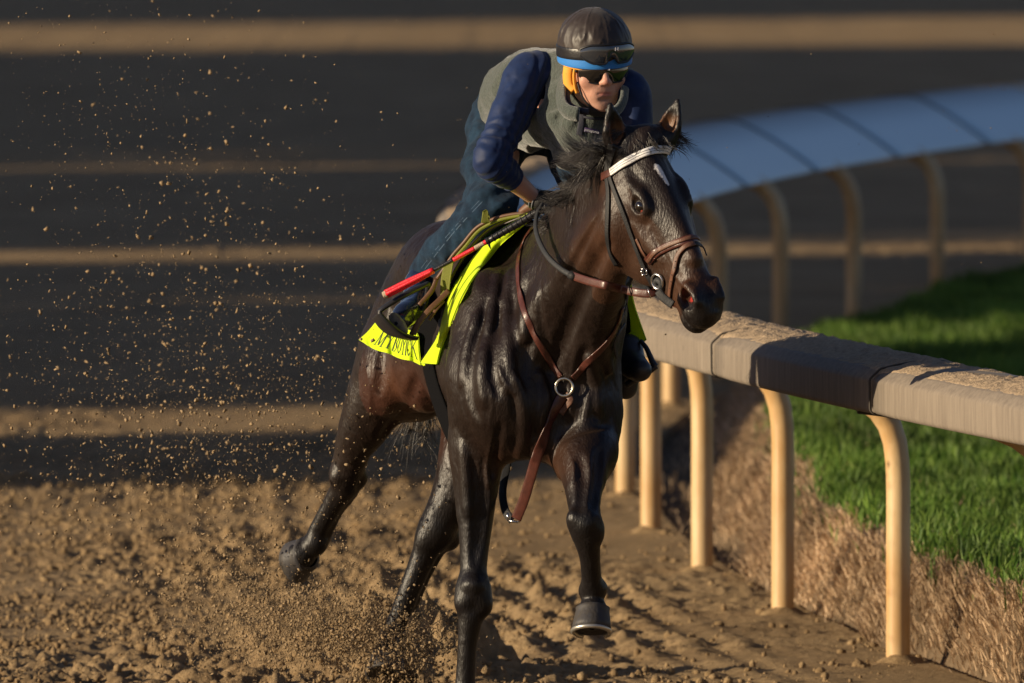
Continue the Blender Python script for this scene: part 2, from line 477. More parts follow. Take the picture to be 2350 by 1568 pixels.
# cross-section: (u, z, share of the sky-blue clean colour)  from the track side underneath, up the face, over the crest and down the inner slope
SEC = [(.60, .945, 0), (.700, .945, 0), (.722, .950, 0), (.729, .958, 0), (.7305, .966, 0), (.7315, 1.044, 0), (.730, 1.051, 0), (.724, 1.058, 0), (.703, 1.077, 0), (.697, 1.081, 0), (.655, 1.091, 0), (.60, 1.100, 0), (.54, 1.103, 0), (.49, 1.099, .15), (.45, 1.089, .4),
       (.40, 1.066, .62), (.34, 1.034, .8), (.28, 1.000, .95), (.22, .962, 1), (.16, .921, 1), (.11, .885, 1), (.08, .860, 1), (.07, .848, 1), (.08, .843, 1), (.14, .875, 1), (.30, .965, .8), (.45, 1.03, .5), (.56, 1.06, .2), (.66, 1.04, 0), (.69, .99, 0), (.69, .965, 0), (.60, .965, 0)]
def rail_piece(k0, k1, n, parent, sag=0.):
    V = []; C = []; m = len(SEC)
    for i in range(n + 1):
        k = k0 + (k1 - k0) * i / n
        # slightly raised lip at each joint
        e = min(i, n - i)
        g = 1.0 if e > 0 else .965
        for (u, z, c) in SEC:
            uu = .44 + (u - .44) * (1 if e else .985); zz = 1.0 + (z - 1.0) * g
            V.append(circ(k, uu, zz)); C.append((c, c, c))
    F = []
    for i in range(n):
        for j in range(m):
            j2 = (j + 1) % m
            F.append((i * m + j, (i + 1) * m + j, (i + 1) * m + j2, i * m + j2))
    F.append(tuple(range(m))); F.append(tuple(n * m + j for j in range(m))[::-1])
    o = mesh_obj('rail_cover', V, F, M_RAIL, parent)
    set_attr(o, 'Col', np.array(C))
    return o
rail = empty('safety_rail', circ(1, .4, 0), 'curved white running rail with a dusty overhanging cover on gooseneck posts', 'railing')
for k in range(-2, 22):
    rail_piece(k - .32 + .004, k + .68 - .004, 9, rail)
# joint band and gooseneck posts
def goose(k, parent):
    mb = MB()
    pts = [(0, -.15), (0, .0), (0, .3), (0, .56), (.004, .65), (.018, .73), (.05, .79), (.10, .835), (.20, .878), (.32, .915), (.45, .945), (.58, .958)]
    cen = spline([(u, z) for u, z in pts], 26)
    mb.tube([circ(k, u, z) for u, z in cen], .0385, 20)
    return mb.build('rail_post', M_POST, parent)
for k in range(-2, 22):
    p = goose(k, rail)
    mb = MB(); c = circ(k, 0, 0)
    # dirt kicked up round the foot
    rgp = random.Random(k)
    ring = []
    for i in range(14):
        t = 2 * pi * i / 14
        for (rr, zz) in ((.037, .014 + .014 * rgp.random()), (.055 + .025 * rgp.random(), .012 * rgp.random() + .002), (.10 + .04 * rgp.random(), -.03)):
            ring.append((c.x + rr * cos(t), c.y + rr * sin(t), zz + float(ground_h(np.array([c.x]), np.array([c.y]))[0]) * .5))
    fs = []
    for i in range(14):
        i2 = (i + 1) % 14
        for j in (0, 1): fs.append((i * 3 + j, i * 3 + j + 1, i2 * 3 + j + 1, i2 * 3 + j))
    mb.add(ring, fs); mb.build('foot_dirt', M_DIRT, p)
for k in range(-2, 22):
    mb = MB()
    a = circ(k, .17, .80); b = circ(k, .30, .94)
    t = (circ(k + .02, .2, 0) - circ(k - .02, .2, 0)).normalized()
    mb.tube([circ(k, .60, .935), circ(k, .52, .925), circ(k, .40, .90)], .022, 8)
    mb.build('bracket', M_BLACK, rail)
# sand heaped along the crest
def crest_sand():
    ks = np.linspace(-2.3, 9.5, 2600); us = np.linspace(.452, .706, 22)
    A = PH + ks * LS / RC; R = RC + us[None]
    X = CX - R * np.cos(A)[:, None]; Y = CZ + R * np.sin(A)[:, None]
    secu = np.array([s[0] for s in SEC[7:15]])[::-1]; secz = np.array([s[1] for s in SEC[7:15]])[::-1]
    base = np.interp(us, secu, secz)[None] + 0 * X
    t = (us - .452) / .254
    env = np.sin(np.pi * np.clip(t, 0, 1)) ** .5
    K = ks[:, None] * LS
    nz = .006 * fbm(K * 12, us[None] * 40 + 0 * K, 3) + .013 * np.maximum(fbm(K * 28, us[None] * 60 + 0 * K, 3, gain=.6) - .42, 0) * 2
    cover = smooth(.30, .48, fbm(K * 1.2 + 4, us[None] * 4 + 0 * K, 3) + .10)
    Z = base + env * nz * cover - .003 * (1 - env * cover) - .004 * (env < .12)
    idx = np.arange(X.size).reshape(X.shape)
    F = np.stack([idx[:-1, :-1], idx[1:, :-1], idx[1:, 1:], idx[:-1, 1:]], -1).reshape(-1, 4)
    o = mesh_obj('sand_coating', np.stack([X, Y, Z], -1).reshape(-1, 3), F, M_SAND, rail)
    tag(o, kind='stuff')
crest_sand()
# seams: thin dark loops round the cover and tie at the near joint
for k in (-.32 + i for i in range(-1, 21)):
    mb = MB()
    mb.tube([circ(k, u + (.004 if u > .44 else -.004) , z + .003) for (u, z, c) in SEC[1:23]], .0035, 6)
    mb.build('seam_cord', mat('seam_cord', (.06, .05, .04), .8) if 'SEAM' not in globals() else SEAM, rail)
    SEAM = bpy.data.materials['seam_cord']

# ---- stones and litter on the infield
for i, (px, py, sz, lab, colr) in enumerate([(2225, 1222, .022, 'pale stone lying in the green grass below the rail, the smaller one', (.40, .33, .24)), (2140, 1235, .028, 'flat pale clod lying in the grass left of the smaller stone', (.36, .27, .18))]):
    X, Y = ground_xy(px, py, .30)
    mb = MB(); rg = random.Random(i)
    seg = 9; vs = [(0, 0, 1)]; fs = []
    for j in range(1, 5):
        for q in range(seg):
            a = pi * j / 5; vs.append((sin(a) * cos(2 * pi * q / seg) * rg.uniform(.8, 1.15), sin(a) * sin(2 * pi * q / seg) * rg.uniform(.8, 1.15), cos(a)))
    vs.append((0, 0, -1))
    for q in range(seg):
        fs.append((0, 1 + q, 1 + (q + 1) % seg)); fs.append((len(vs) - 1, 1 + 3 * seg + (q + 1) % seg, 1 + 3 * seg + q))
        for j in range(3): fs.append((1 + j * seg + q, 1 + (j + 1) * seg + q, 1 + (j + 1) * seg + (q + 1) % seg, 1 + j * seg + (q + 1) % seg))
    mb.add([(X + v[0] * sz * (1 + i * .6), Y + v[1] * sz, .31 + v[2] * sz * .55) for v in vs], fs)
    tag(mb.build('stone', mat('stone_%d' % i, colr, .9, var=.3, vscale=40), smooth=False), lab, 'stone')

# ---- unseen blocks and trees added on the left to throw the long shadows
M_BARK = mat('bark', (.09, .065, .045), .9); M_LEAF = mat('leaf', (.05, .09, .025), .7)
M_BLOCK = mat('block_wall', (.45, .43, .38), .8); M_ROOF = mat('block_roof', (.12, .13, .13), .6)
def shade_at(yimg, dist):
    """where must something stand so that its shadow crosses picture row yimg"""
    X, Y = ground_xy(1175, yimg)
    return -dist, Y - dist * tan(SUN_AZ)
def blocker(y0, y1, dist, h, lab, D=3.2):
    """barn added out of view whose shadow darkens picture rows y0..y1 (at mid picture)"""
    xa, ya = shade_at(y1, dist); xb, yb = shade_at(y0, dist)
    r = empty('shadow_block', (xa, (ya + yb) / 2, 0), lab, 'shadow_block', 'unseen blocks added left of the track')
    ya, yb = ya - D * tan(SUN_AZ) * 0, yb - D * tan(SUN_AZ) * .9; mb = MB()
    mb.box((xa - D / 2, (ya + yb) / 2, h / 2), (D / 2, (yb - ya) / 2, h / 2)); mb.build('wall', M_BLOCK, r, False)
    mb = MB(); o = .0
    mb.add([(xa + .4, ya - o, h + .003), (xa + .4, yb + o, h + .003), (xa - D - .4, yb + o, h + .003), (xa - D - .4, ya - o, h + .003), (xa - D / 2, ya - o, h + 2.2), (xa - D / 2, yb + o, h + 2.2)],
           [(0, 1, 5, 4), (3, 4, 5, 2), (0, 4, 3), (1, 2, 5), (0, 3, 2, 1)])
    mb.build('roof', M_ROOF, r, False)
def tree(yimg, dist, h, spread, lab, dens=900, seed=1, off=0.):  # unseen tree added to dapple the shadow bands
    x, y = shade_at(yimg, dist); y += off
    r = empty('added_tree', (x, y, 0), lab, 'tree', 'unseen trees added left of the track')
    mb = MB(); mb.tube([(x, y, -.2), (x + .1, y, h * .3), (x - .1, y + .1, h * .6), (x, y, h * .85)], [.28, .22, .14, .05], 8)
    rg = np.random.default_rng(seed)
    for i in range(9):
        a = rg.uniform(0, 6.28); z = h * rg.uniform(.3, .6); e = spread * rg.uniform(.5, .9)
        mb.tube([(x, y, z), (x + e * .5 * cos(a), y + e * .5 * sin(a), z + h * .12), (x + e * cos(a), y + e * sin(a), z + h * .26)], [.1, .06, .02], 6)
    mb.build('trunk', M_BARK, r)
    n = dens; cl = 40
    cc = rg.normal(size=(cl, 3)); cc /= np.linalg.norm(cc, axis=1)[:, None]; cc *= rg.uniform(.35, 1, (cl, 1))
    c = cc[rg.integers(0, cl, n)] + rg.normal(size=(n, 3)) * .16
    P = c * [spread, spread, h * .36] + [x, y, h * .62]
    s = rg.uniform(.12, .30, (n, 1, 1))
    V = P[:, None] + rg.normal(size=(n, 4, 3)) * s
    mesh_obj('crown', V.reshape(-1, 3), np.arange(n * 4).reshape(-1, 4), M_LEAF, r)

blocker(690, 928, 85, 24, 'long unseen white block added far left to shade the track, nearest but one')
blocker(985, 1104, 60, 17, 'short unseen white block added far left to shade the track')
blocker(600, 662, 85, 24, 'narrow unseen white block added far left to shade the track')
blocker(-60, 44, 85, 25, 'unseen white block added far left to shade the track, the farthest')
blocker(470, 545, 85, 25, 'wide unseen white block behind the trees, added far left to shade the track')
blocker(380, 455, 85, 25, 'wide unseen white block farther behind the trees, added to shade the track')
blocker(112, 290, 85, 25, 'very long unseen white block added far left to shade the track')
tree(340, 30, 12, 4.0, 'broad unseen leafy tree added far left to shade the track', 2200, 3)
tree(460, 30, 11, 3.0, 'unseen leafy tree added in front of the wide block on the left', 1500, 5)
tree(675, 30, 11, 1.6, 'small unseen leafy tree added between two blocks on the left', 700, 6)
tree(300, 30, 11, 3.0, 'unseen leafy tree added before the very long block', 1500, 7)

for i_, (row_, sp_) in enumerate(((44, 2.6), (114, 3.0), (296, 3.0), (548, 1.3), (600, 1.2))):  # slim trees added to break up the edges of the bands
    tree(row_, 60 if sp_ > 1 else 48, 19 if sp_ > 1 else 16, sp_, ('slim unseen leafy tree added far left to fray the shadow bands, ' + ('farthest', 'second', 'third', 'fourth', 'nearest')[i_] + ' of its row'), 900 if sp_ > 1 else 350, 20 + i_)
# ================================================================== SIGNED-DISTANCE MODELLING
class SDF:
    def __init__(s, lo, hi, h):
        s.lo = np.array(lo, float); s.h = h
        s.n = (np.ceil((np.array(hi) - s.lo) / h)).astype(int) + 1
        s.g = np.full(s.n, 60.0, np.float32)
    def block(s, lo, hi):
        i0 = np.maximum(np.floor((np.array(lo) - s.lo) / s.h).astype(int), 0)
        i1 = np.minimum(np.ceil((np.array(hi) - s.lo) / s.h).astype(int) + 1, s.n)
        if (i1 <= i0).any(): return None
        ax = [(s.lo[k] + s.h * np.arange(i0[k], i1[k])).astype(np.float32) for k in range(3)]
        return (slice(i0[0], i1[0]), slice(i0[1], i1[1]), slice(i0[2], i1[2])), ax[0][:, None, None], ax[1][None, :, None], ax[2][None, None, :]
    def comb(s, sl, d, k, sub=False):
        a = s.g[sl]
        if sub:      # smooth subtraction
            d = -d
            hh = np.maximum(k - np.abs(a - d), 0) / max(k, 1e-6)
            s.g[sl] = np.maximum(a, d) + hh * hh * k * .25
        else:
            hh = np.maximum(k - np.abs(a - d), 0) / max(k, 1e-6)
            s.g[sl] = np.minimum(a, d) - hh * hh * k * .25
    def ell(s, c, r, R=None, k=20, sub=False):
        """ellipsoid; R rows are its axes"""
        c = np.array(c, float); r = np.array(r, float) * np.ones(3)
        m = float(max(r)) + k + 8
        b = s.block(c - m, c + m)
        if b is None: return
        sl, X, Y, Z = b; X = X - c[0]; Y = Y - c[1]; Z = Z - c[2]
        if R is not None:
            R = np.asarray(R, float)
            X, Y, Z = (R[0][0] * X + R[0][1] * Y + R[0][2] * Z, R[1][0] * X + R[1][1] * Y + R[1][2] * Z, R[2][0] * X + R[2][1] * Y + R[2][2] * Z)
        k0 = np.sqrt((X / r[0]) ** 2 + (Y / r[1]) ** 2 + (Z / r[2]) ** 2)
        k1 = np.sqrt((X / r[0] ** 2) ** 2 + (Y / r[1] ** 2) ** 2 + (Z / r[2] ** 2) ** 2)
        d = k0 * (k0 - 1) / np.maximum(k1, 1e-6)
        s.comb(sl, d, k, sub)
    def cap(s, a, b, ra, rb=None, k=20, flat=None, sub=False):
        """tapered capsule; flat=(vector, factor<1) squeezes it along vector"""
        a = np.array(a, float); b_ = np.array(b, float); rb = ra if rb is None else rb
        m = max(ra, rb) + max(k, 24) + 8
        bl = s.block(np.minimum(a, b_) - m, np.maximum(a, b_) + m)
        if bl is None: return
        sl, X, Y, Z = bl; X = X - a[0]; Y = Y - a[1]; Z = Z - a[2]
        e = b_ - a; L2 = max(float(e @ e), 1e-6)
        t = np.clip((X * e[0] + Y * e[1] + Z * e[2]) / L2, 0, 1)
        X = X - t * e[0]; Y = Y - t * e[1]; Z = Z - t * e[2]
        r = ra + (rb - ra) * t
        if flat is not None:
            v = np.array(flat[0], float); v /= np.linalg.norm(v)
            q = X * v[0] + Y * v[1] + Z * v[2]
            f = 1 / flat[1] - 1
            X = X + q * v[0] * f; Y = Y + q * v[1] * f; Z = Z + q * v[2] * f
            n0 = np.sqrt(X * X + Y * Y + Z * Z)
            d = (n0 - r) * (.5 + .5 * flat[1])
        else:
            d = np.sqrt(X * X + Y * Y + Z * Z) - r
        s.comb(sl, d, k, sub)
    def chain(s, pts, k=16, flat=None, sub=9):
        """smooth tapered limb through (x, y, z, r) nodes, merged as one shape"""
        P = spline(pts, (len(pts) - 1) * sub + 1) if len(pts) > 2 else np.array(pts, float)
        m = P[:, 3].max() + k + 8
        lo = P[:, :3].min(0) - m; hi = P[:, :3].max(0) + m
        bl = s.block(lo, hi)
        if bl is None: return
        sl, X, Y, Z = bl
        T = SDF.__new__(SDF); T.h = s.h; T.lo = s.lo + s.h * np.array([q.start for q in sl]); T.n = np.array([q.stop - q.start for q in sl])
        T.g = np.full(T.n, 60.0, np.float32)
        for a, b in zip(P[:-1], P[1:]): T.cap(a[:3], b[:3], max(a[3], 1), max(b[3], 1), .5, flat)
        s.comb(sl, T.g, k)
    def loft(s, o, R, secs, k=20, n=2.3, sub=False):
        """sections along R[0]: (u, halfwidth, top, bottom, vshift, squeeze_bottom) in frame R (rows u, v, w)"""
        o = np.array(o, float); R = np.asarray(R, float)
        S = np.array([list(q) + [0] * (6 - len(q)) for q in secs], float)
        pts = []
        for q in S:
            for v in (-1, 1):
                for w_ in (q[2], q[3]): pts.append(o + R[0] * q[0] + R[1] * (v * q[1] + q[4]) + R[2] * w_)
        pts = np.array(pts); m = k + 12
        bl = s.block(pts.min(0) - m, pts.max(0) + m)
        if bl is None: return
        sl, X, Y, Z = bl; X = X - o[0]; Y = Y - o[1]; Z = Z - o[2]
        u = R[0][0] * X + R[0][1] * Y + R[0][2] * Z; v = R[1][0] * X + R[1][1] * Y + R[1][2] * Z; w_ = R[2][0] * X + R[2][1] * Y + R[2][2] * Z
        uu = np.linspace(S[0, 0], S[-1, 0], 160)
        sp = np.array([spl1(S[:, 0], S[:, j], uu) for j in range(1, 6)])
        g = lambda j: np.interp(u, uu, sp[j]).astype(np.float32)
        hw, tp, bt, vs, sq = g(0), g(1), g(2), g(3), g(4)
        cw = (tp + bt) / 2; hh = np.maximum((tp - bt) / 2, 4)
        ww = (w_ - cw) / hh
        hw = hw * (1 + sq * np.clip(ww, -1, 1))
        q = (np.abs((v - vs) / hw) ** n + np.abs(ww) ** n) ** (1 / n)
        d = (q - 1) * np.minimum(hw, hh) * .9
        cap = np.maximum(S[0, 0] - u, u - S[-1, 0])
        d = np.where(cap > 0, np.sqrt(np.maximum(d, 0) ** 2 + cap ** 2) + np.minimum(d, 0) * 0, d)
        s.comb(sl, d, k, sub)
    def disp(s, lo, hi, f):
        b = s.block(lo, hi)
        if b is None: return
        sl, X, Y, Z = b; s.g[sl] += f(X, Y, Z).astype(np.float32)
    def mesh(s):
        """naive surface nets -> vertices in picture units, quads"""
        g = s.g; nx, ny, nz = g.shape
        neg = g < 0
        # cells with a sign change, found through sparse bounding
        c = np.zeros((nx - 1, ny - 1, nz - 1), np.uint8)
        for a in (0, 1):
            for b in (0, 1):
                for d in (0, 1):
                    c += neg[a:nx - 1 + a, b:ny - 1 + b, d:nz - 1 + d]
        act = (c > 0) & (c < 8); del c
        I = np.argwhere(act)
        ids = np.full(act.shape, -1, np.int32); ids[act] = np.arange(len(I))
        acc = np.zeros((len(I), 3)); cnt = np.zeros(len(I))
        corners = [(a, b, d) for a in (0, 1) for b in (0, 1) for d in (0, 1)]
        val = {q: g[I[:, 0] + q[0], I[:, 1] + q[1], I[:, 2] + q[2]] for q in corners}
        for q in corners:
            for ax in range(3):
                if q[ax]: continue
                p = list(q); p[ax] = 1; p = tuple(p)
                v0, v1 = val[q], val[p]
                ch = (v0 < 0) != (v1 < 0)
                t = v0 / np.where(ch, v0 - v1, 1)
                pt = np.array(q, float)[None] + np.zeros((len(I), 1)); pt[:, ax] += t
                acc[ch] += pt[ch]; cnt[ch] += 1
        V = (I + acc / cnt[:, None]) * s.h + s.lo
        F = []
        for ax in range(3):
            o1, o2 = [(1, 2), (2, 0), (0, 1)][ax]
            e = np.argwhere(neg.take(range(0, g.shape[ax] - 1), ax) != neg.take(range(1, g.shape[ax]), ax))
            e = e[(e[:, o1] > 0) & (e[:, o2] > 0) & (e[:, o1] < g.shape[o1] - 1) & (e[:, o2] < g.shape[o2] - 1)]
            def sh(d1, d2):
                q = e.copy(); q[:, o1] -= d1; q[:, o2] -= d2; return ids[q[:, 0], q[:, 1], q[:, 2]]
            q = np.stack([sh(1, 1), sh(0, 1), sh(0, 0), sh(1, 0)], 1)
            s0 = neg[e[:, 0], e[:, 1], e[:, 2]]
            q[~s0] = q[~s0][:, ::-1]
            F.append(q)
        F = np.concatenate(F); F = F[(F >= 0).all(1)]
        return V, F
def spl1(x, y, xi):
    """monotone-ish smooth interpolation"""
    x = np.asarray(x, float); y = np.asarray(y, float)
    if len(x) < 3: return np.interp(xi, x, y)
    h = np.diff(x); dl = np.diff(y) / h
    m = np.r_[dl[0], np.where(dl[:-1] * dl[1:] > 0, 2 * dl[:-1] * dl[1:] / np.where(dl[:-1] + dl[1:] == 0, 1, dl[:-1] + dl[1:]), 0), dl[-1]]
    i = np.clip(np.searchsorted(x, xi) - 1, 0, len(x) - 2)
    t = (xi - x[i]) / h[i]
    return (2 * t ** 3 - 3 * t ** 2 + 1) * y[i] + (t ** 3 - 2 * t ** 2 + t) * h[i] * m[i] + (-2 * t ** 3 + 3 * t ** 2) * y[i + 1] + (t ** 3 - t ** 2) * h[i] * m[i + 1]
def unit(v): v = np.array(v, float); return v / np.linalg.norm(v)
def frame(u, w_hint):
    u = unit(u); w_ = np.array(w_hint, float); w_ = unit(w_ - u * (w_ @ u)); v = np.cross(u, w_)
    return np.array([u, v, w_])
def laplace(V, F, it=2, lam=.5):
    """smoothing that keeps the volume roughly"""
    n = len(V)
    E = np.concatenate([F[:, [0, 1]], F[:, [1, 2]], F[:, [2, 3]], F[:, [3, 0]]])
    cnt = np.bincount(E[:, 0], minlength=n) + np.bincount(E[:, 1], minlength=n)
    for i in range(it * 2):
        l = lam if i % 2 == 0 else -lam * 1.02
        S = np.stack([np.bincount(E[:, 0], V[E[:, 1], a], n) + np.bincount(E[:, 1], V[E[:, 0], a], n) for a in range(3)], 1)
        V = V + l * (S / np.maximum(cnt, 1)[:, None] - V)
    return V

# ================================================================== THE HORSE
# picture units: x right, y down, d away; 785 to the metre
BB = unit((-.18, 0, .984))          # body axis, pointing to the tail
RR = unit((-.984, 0, -.18))         # horse's right side (left in the picture, a little nearer)
UP = np.array([0, -1., 0])
def bp(b, r, y):                    # back b, right r, picture height y  -> point
    return np.array([1262., 0, 0]) + BB * b + RR * r + np.array([0, y, 0])

HU = unit((.39, .81, -.43))       # head axis, poll to muzzle
HV = -unit(np.array((.85, -.205, .48)) - HU * (HU @ np.array((.85, -.205, .48))))   # towards the horse's right cheek (left in picture)
HW = np.cross(HU, HV); HW = HW if HW[2] < 0 else -HW  # out of the face
HO = np.array([1519., 452., -430.])  # between the eyes
def hp(u, v, w_): return HO + HU * u + HV * v + HW * w_
HR = np.array([HU, HV, HW])

S = SDF((590, 200, -860), (1700, 1760, 1330), 4.0)
# --- trunk: sections (back, halfwidth, top, bottom) with w = up
TR = np.array([BB, RR, UP])
o = bp(0, 0, 0)
S.loft(o, TR, [(40, 120, -700, -1000, 0, -.25), (120, 155, -640, -1035, 0, -.3), (240, 178, -565, -1030, 0, -.32), (380, 192, -532, -1020, 0, -.25), (560, 204, -525, -1000, 0, -.1), (740, 200, -520, -955), (900, 175, -512, -900), (1000, 140, -515, -860)], k=30, n=2.2)
# chest front and shoulders
S.ell(bp(60, 92, 900), (118, 165, 150), k=55)
S.ell(bp(45, -80, 915), (96, 145, 130), k=50)
S.ell(bp(150, 108, 790), (96, 175, 135), k=50)
S.ell(bp(150, -88, 790), (70, 165, 130), k=46)
# pectorals
S.ell(bp(-22, 48, 935), (62, 78, 60), k=26)
S.ell(bp(-30, -58, 940), (66, 82, 62), k=26)
S.ell(bp(10, 0, 1010), (90, 60, 80), k=30)
# neck
nA = (1440, 462, -330); nB = (1368, 565, -150); nC = (1300, 715, 60); nD = (1265, 800, 160)
def neck(a, b, ra, rb, f, k=30):
    S.cap(a, b, ra, rb, k, flat=(np.array([-.93, .0, -.37]), f))
neck(nA, nB, 104, 140, .56, 36)
neck(nB, nC, 140, 176, .58, 44)
neck(nC, nD, 176, 195, .74, 50)
# crest
S.chain([(1428, 352, -350, 34), (1375, 420, -200, 42), (1312, 500, 0, 46), (1258, 560, 200, 48), (1220, 572, 330, 48), (1185, 580, 480, 50)], k=60)
# windpipe / lower neck line
S.chain([(1415, 600, -330, 32), (1382, 690, -190, 38), (1362, 790, -70, 46), (1330, 870, 10, 58)], k=34)
# jugular groove muscle on the lit side (brachiocephalic)
S.chain([(1388, 520, -330, 38), (1330, 610, -190, 46), (1262, 720, -60, 56), (1190, 830, -10, 58)], k=36)
# throatlatch
S.ell((1432, 500, -360), (58, 105, 70), k=40)
# --- shoulder relief on the horse's right
S.chain([(1170, 690, 200, 30), (1128, 740, 120, 42), (1088, 840, 50, 54), (1105, 940, 20, 50)], k=26)       # scapula ridge
S.chain([(1215, 620, 130, 24), (1175, 720, 40, 34), (1152, 830, -20, 46), (1165, 900, -20, 50)], k=24)
S.ell((1078, 880, 90), (50, 110, 90), k=34)                                                                    # triceps
S.ell((1140, 930, -22), (46, 84, 44), k=30)
S.ell((1352, 930, 20), (56, 90, 70), k=24)
# creases and tendons that the light picks out
for c_ in ([(1142, 660, 130), (1112, 760, 60), (1098, 880, -5)], [(1162, 640, 130), (1140, 760, 30), (1132, 860, -45)], [(1196, 700, 40), (1178, 800, -35), (1178, 880, -70)], [(1225, 640, 60), (1215, 760, -30), (1232, 860, -70)]):
    S.chain([q + (4.,) for q in c_], k=18)
S.chain([(1335, 700, -170, 9), (1370, 770, -120, 9), (1400, 850, -60, 8)], k=14)
S.ell(bp(880, 20, 1010), (50, 90, 150), k=40, sub=True)          # flank tuck
S.ell((1222, 1150, 30), (55, 80, 160), k=40, sub=True)
# --- right fore (planted), picture left
S.chain([(1098, 960, 60, 66), (1092, 1030, 55, 60), (1094, 1100, 50, 50), (1092, 1180, 45, 42), (1088, 1260, 38, 34), (1086, 1320, 30, 30)], k=26)
S.cap((1068, 1010, 60), (1076, 1180, 50), 34, 22, 22)          # outer extensor
S.cap((1128, 1020, 40), (1104, 1160, 34), 30, 20, 22)
S.ell((1086, 1362, 22), (43, 50, 40), k=20)                     # knee
S.ell((1068, 1385, 12), (26, 30, 26), k=10)
S.ell((1106, 1388, 14), (25, 32, 26), k=10)
S.ell((1086, 1345, -2), (25, 22, 22), k=10)
S.ell((1090, 1395, 58), (18, 34, 18), k=14)                     # accessory carpal
S.chain([(1080, 1420, 18, 29), (1074, 1470, 18, 23), (1069, 1540, 22, 22), (1066, 1590, 24, 23)], k=14)
S.chain([(1084, 1430, 52, 18), (1078, 1500, 52, 14), (1070, 1575, 52, 15)], k=10)
S.ell((1066, 1608, 30), (32, 32, 34), k=16)
S.chain([(1066, 1620, 22, 27), (1066, 1652, -8, 27), (1066, 1672, -18, 32)], k=14)
# --- left fore (lifted), picture right
S.chain([(1350, 960, 40, 74), (1347, 1020, -10, 72), (1342, 1070, -90, 60), (1340, 1125, -150, 43), (1342, 1170, -190, 36)], k=28)
S.ell((1352, 1040, -50), (62, 66, 60), k=26)
S.ell((1308, 1050, -30), (38, 62, 50), k=24)
S.ell((1343, 1205, -215), (40, 42, 40), k=18)                   # knee
S.ell((1317, 1192, -225), (17, 22, 22), k=12)
S.ell((1368, 1222, -215), (20, 30, 26), k=12)
S.chain([(1347, 1235, -205, 32), (1354, 1280, -185, 24), (1358, 1330, -160, 23)], k=14)
S.chain([(1352, 1240, -168, 18), (1362, 1290, -150, 14), (1362, 1335, -128, 16)], k=10)
S.ell((1362, 1352, -140), (33, 27, 34), k=14)
S.ell((1345, 1360, -132), (16, 16, 20), k=8)
S.chain([(1361, 1365, -140, 26), (1360, 1390, -146, 26), (1361, 1402, -150, 34)], k=10)
# --- haunches
S.ell(bp(960, 70, 670), (125, 150, 190), TR[[1, 2, 0]], k=60)
S.ell(bp(960, -90, 670), (130, 150, 190), TR[[1, 2, 0]], k=60)
S.ell(bp(1010, 130, 800), (115, 170, 140), k=50)
S.ell(bp(1020, -110, 800), (115, 190, 150), k=50)
S.ell(bp(860, 130, 820), (80, 130, 110), k=40)                   # stifle region
# right hind, swinging back (picture far left)
S.chain([(905, 815, 960, 84), (872, 895, 960, 74), (842, 965, 985, 62), (815, 1020, 1015, 46), (800, 1065, 1040, 38)], k=34)
S.ell((895, 860, 905), (62, 88, 70), k=34)
S.ell((796, 1090, 1050), (33, 42, 36), k=18)
S.ell((820, 1098, 1068), (24, 26, 24), k=12)                    # point of hock
S.ell((772, 1095, 1036), (18, 28, 24), k=12)
S.chain([(788, 1120, 1055, 30), (757, 1170, 1085, 23), (728, 1222, 1112, 22)], k=14)
S.chain([(808, 1125, 1075, 17), (770, 1180, 1105, 14), (742, 1235, 1128, 16)], k=10)
S.ell((724, 1248, 1118), (28, 26, 28), k=14)
S.chain([(716, 1256, 1120, 26), (700, 1268, 1128, 28), (690, 1276, 1130, 34)], k=12)
# left hind, landed (picture centre)
S.chain([(1100, 960, 900, 88), (1080, 1040, 860, 72), (1055, 1110, 850, 58), (1028, 1165, 850, 48), (1006, 1205, 850, 42)], k=34)
S.ell((1000, 1226, 850), (42, 44, 42), k=18)
S.ell((1030, 1236, 872), (27, 30, 26), k=14)
S.ell((1000, 1180, 838), (20, 26, 22), k=12)
S.ell((972, 1240, 840), (18, 30, 24), k=12)
S.chain([(984, 1248, 850, 32), (958, 1310, 852, 26), (930, 1380, 855, 24), (908, 1435, 858, 23)], k=14)
S.chain([(1006, 1260, 872, 18), (976, 1320, 874, 14), (945, 1390, 876, 15)], k=10)
S.ell((902, 1450, 862), (27, 27, 28), k=12)
S.chain([(898, 1460, 855, 25), (888, 1490, 830, 27), (884, 1510, 820, 32)], k=12)
